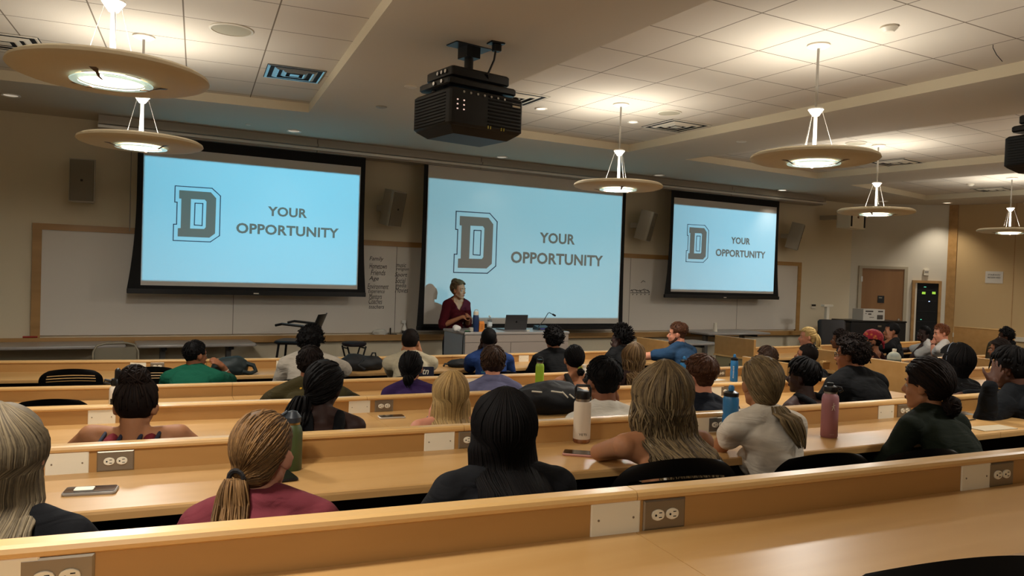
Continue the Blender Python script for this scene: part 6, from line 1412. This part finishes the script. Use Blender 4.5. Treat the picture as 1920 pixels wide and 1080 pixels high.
# fourth row
P_('student in an olive jacket with short dark hair, leaning forward', (584, 648), 5.1, 0, skin='brown', top=('long', '3a3219'), hair=('short', 'dark'), arms=('desk', 'desk'), build=1.1, extra=lambda t, c: MB().cap(c['Nn']+V((-.05, -.05, -.0)), c['Nn']+V((-.10, -.03, -.08)), .018, .018).build('yellow_collar', mat('cloth_yellow', 'c08f22', .8), t))
P_('student in a purple sweatshirt with a low braided tail', (772, 657), 5.15, 0, s=.93, fem=True, skin='tan', top=('long', '33204a'), hair=('braids', 'black', {'tie': (0, -.10, -.04), 'len': .10, 'tr': .030, 'nt': 26, 'n': 110, 'infl': .014}), arms=('lap', 'lap'), vox=.009)
P_('student in a lavender grey T-shirt with swept brown hair', (925, 647), 5.12, 0, skin='pink', top=('tee', '62617c'), hair=('mop', 'brown', {'n': 320}), arms=('lap', 'lap'))
P_('student with a low black bun and patterned shoulder straps', (1077, 646), 5.12, 0, s=.92, fem=True, skin='tan', top=('tank', '2c2a28'), hair=('bun', 'black', {'tie': (.02, -.098, -.06), 'bun': (.03, -.115, -.09), 'br': .030, 'nb': 50, 'infl': .012, 'n': 160}), arms=('lap', 'lap'), extra=tie_((.03, -.10, -.065), '7d8a2a', .012, .016))
P_('student with long crimped light brown hair between two dark-haired students', (1187, 643), 5.12, 0, s=.92, fem=True, skin='pink', top=('long', '2a1a16'), hair=('wavy', 'light_brown', {'len': .30, 'w0': .095, 'w1': .12, 'infl': .018, 'n': 240, 'amp': .6}), arms=('lap', 'lap'))
P_('student with short brown hair half hidden behind the white T-shirt', (1437, 648), 5.1, 0, skin='pink', top=('tee', '35302c'), hair=('short', 'brown'), arms=('lap', 'lap'))
P_('student with close-cropped hair and tilted head in the fourth row', (1512, 644), 5.1, 0, skin='mid', top=('hoodie', '101013'), hair=('fade', 'dark', {'infl': .008}), arms=('lap', 'lap'), hyaw=38, roll=-14, pitch=10)
P_('student with long dark braids in profile at the far right', (1873, 634), 5.0, .0, fem=True, skin='brown', top=('long', '121010'), hair=('braids', 'dark', {'tie': (0, -.09, -.02), 'len': .22, 'tr': .05, 'nt': 50, 'n': 80, 'infl': .02}), chair=False, arms=('lap', 'lap'), hyaw=30)
P_('student with rounded black curls behind the braided student at far right', (1885, 614), 6.35, .0, skin='deep', top=('hoodie', '141414'), hair=('curly', 'black', {'infl': .022}), arms=('lap', 'lap'), hyaw=35)
# farthest row
P_('student in a green T-shirt resting his cheek on a fist', (368, 638), 6.72, 0, skin='mid', top=('loose', '0d4a36'), hair=('short', 'black', {'infl': .008}), arms=('lap', {'el': (436, 716, 7.05), 'wr': (420, 690, 7.0), 'tip': (396, 668, 6.95), 'n': (-1, 0, 0), 'curl': 1.1}), hyaw=-62, yaw=-20, build=1.05, extra=band(M_white, 1, .03, .008, .006))
P_('student with a rounded afro and a beige patterned shirt', (585, 610), 6.72, 0, skin='deep', top=('loose', 'a2988a'), hair=('afro', 'black', {'infl': .036}), arms=('lap', 'desk'), build=1.15)
P_('student in a cream sweatshirt with both hands at his face', (771, 616), 6.72, 0, skin='tan', top=('long', 'aca188'), hair=('fade', 'dark', {'infl': .012, 'nape': -.05}), arms=('face', 'face'), build=1.12, vox=.0075)
P_('student in a bright blue T-shirt with close-cropped hair', (917, 614), 6.75, 0, skin='dark', top=('tee', '1f3564'), hair=('fade', 'black', {'infl': .008}), arms=('face', 'lap'), build=1.1, extra=lettering([('GAME', -.06, -.20, .12, .018, '3f8a80'), ('T E', -.09, -.245, .05, .03, 'c4c8cc')]))
P_('student in a black T-shirt with loose dark curls', (1038, 611), 6.7, 0, skin='mid', top=('tee', '0b0b0c'), hair=('curly', 'black', {'infl': .03}), arms=('lap', 'lap'), build=1.1)
P_('student with an afro resting his chin on a raised hand', (1164, 609), 6.75, 0, skin='dark', top=('long', '131314'), hair=('spiky', 'black', {'infl': .034, 'n': 380}), arms=('face', 'lap'), hyaw=40)
P_('bearded student in a slate blue T-shirt looking to the left', (1270, 603), 6.5, 0, s=.98, skin='pink', top=('tee', '26405c'), hair=('hightop', 'auburn', {'infl': .018, 'nape': -.055, 'n': 240}), arms=({'el': (1212, 668, 6.55), 'wr': (1196, 668, 6.8)}, 'lap'), hyaw=48, yaw=12, build=1.12, extra=beard('auburn'))
# right-hand block
P_('student with a high yellow-blonde ponytail looking left', (1514, 613), 6.4, 0, fem=True, skin='pink', top=('long', '0d0d0f'), hair=('pony', 'yellow', {'tie': (0, -.105, .045), 'len': .24, 'tr': .034, 'dir': (.0, -.35, -1), 'n': 190}), arms=('lap', 'lap'), hyaw=52, yaw=20, extra=tie_((0, -.108, .045), '151010'))
P_('dark-haired student partly hidden behind the glasses-wearing student', (1574, 618), 6.5, 0, skin='brown', top=('tee', '121214'), hair=('curly', 'dark', {'infl': .018}), arms=('lap', 'lap'), hyaw=40)
P_('student wearing a red patterned head scarf and hoop earrings', (1635, 618), 5.15, 0, fem=True, skin='mid', top=('tank', '2a1410'), hair=('scarf', 'dark', {'infl': .006}), arms=('lap', 'lap'), hyaw=46, yaw=15, extra=scarf)
P_('student in a black T-shirt in profile beside the head scarf', (1672, 604), 6.5, 0, skin='brown', top=('tee', '0b0b0c'), hair=('fade', 'black', {'infl': .008}), arms=('face', 'lap'), hyaw=50, yaw=22)
P_('dark-skinned student in a white shirt resting his head on his hand', (1732, 610), 6.75, 0, skin='dark', top=('tee', 'b4b0aa'), hair=('fade', 'black', {'infl': .004}), arms=('face', 'desk'), hyaw=85, yaw=40, roll=-16)
P_('red-haired student in a white shirt covering his face with a hand', (1765, 607), 6.15, 0, skin='pink', top=('tee', 'b9b4ae'), hair=('short', 'ginger', {'infl': .010}), arms=({'el': (1752, 664, 6.2), 'wr': (1749, 646, 6.3), 'tip': (1758, 628, 6.3), 'n': (1, 0, 0), 'curl': .8}, 'lap'), hyaw=55, yaw=20, pitch=-10, extra=band(mat('watch_dark', '3a1418', .5), -1, .02, .01, .005))
# the speaker
P_('woman in a maroon blouse standing behind the lectern with hands together', (861, 524), 9.12, 0, s=.985, fem=True, skin='tan', top=('wide', '4a1018'), hair=('updo', 'light_brown', {'tie': (0, -.07, .06), 'bun': (0, -.065, .105), 'br': .052, 'nb': 170, 'infl': .020, 'rb': .004, 'face': .02, 'line': .075}), stand=True, lean=3, yaw=196, hyaw=208, vox=.0065, build=1.0,
   arms=({'E': (-.205, .03, 1.07), 'W': (-.075, .20, 1.17), 'd': (.5, .5, .3), 'n': (.3, -.6, -.5), 'curl': .8}, {'E': (.225, .03, 1.06), 'W': (.07, .22, 1.18), 'd': (-.8, .35, .15), 'n': (.2, -.5, -.8), 'curl': .7}), extra=lambda t, c: MB().cap(V((-.02, .27, 1.19)), V((.02, .27, 1.19)), .012, .012).build('held_marker', mat('held_pink', '9c4a50', .5), t))
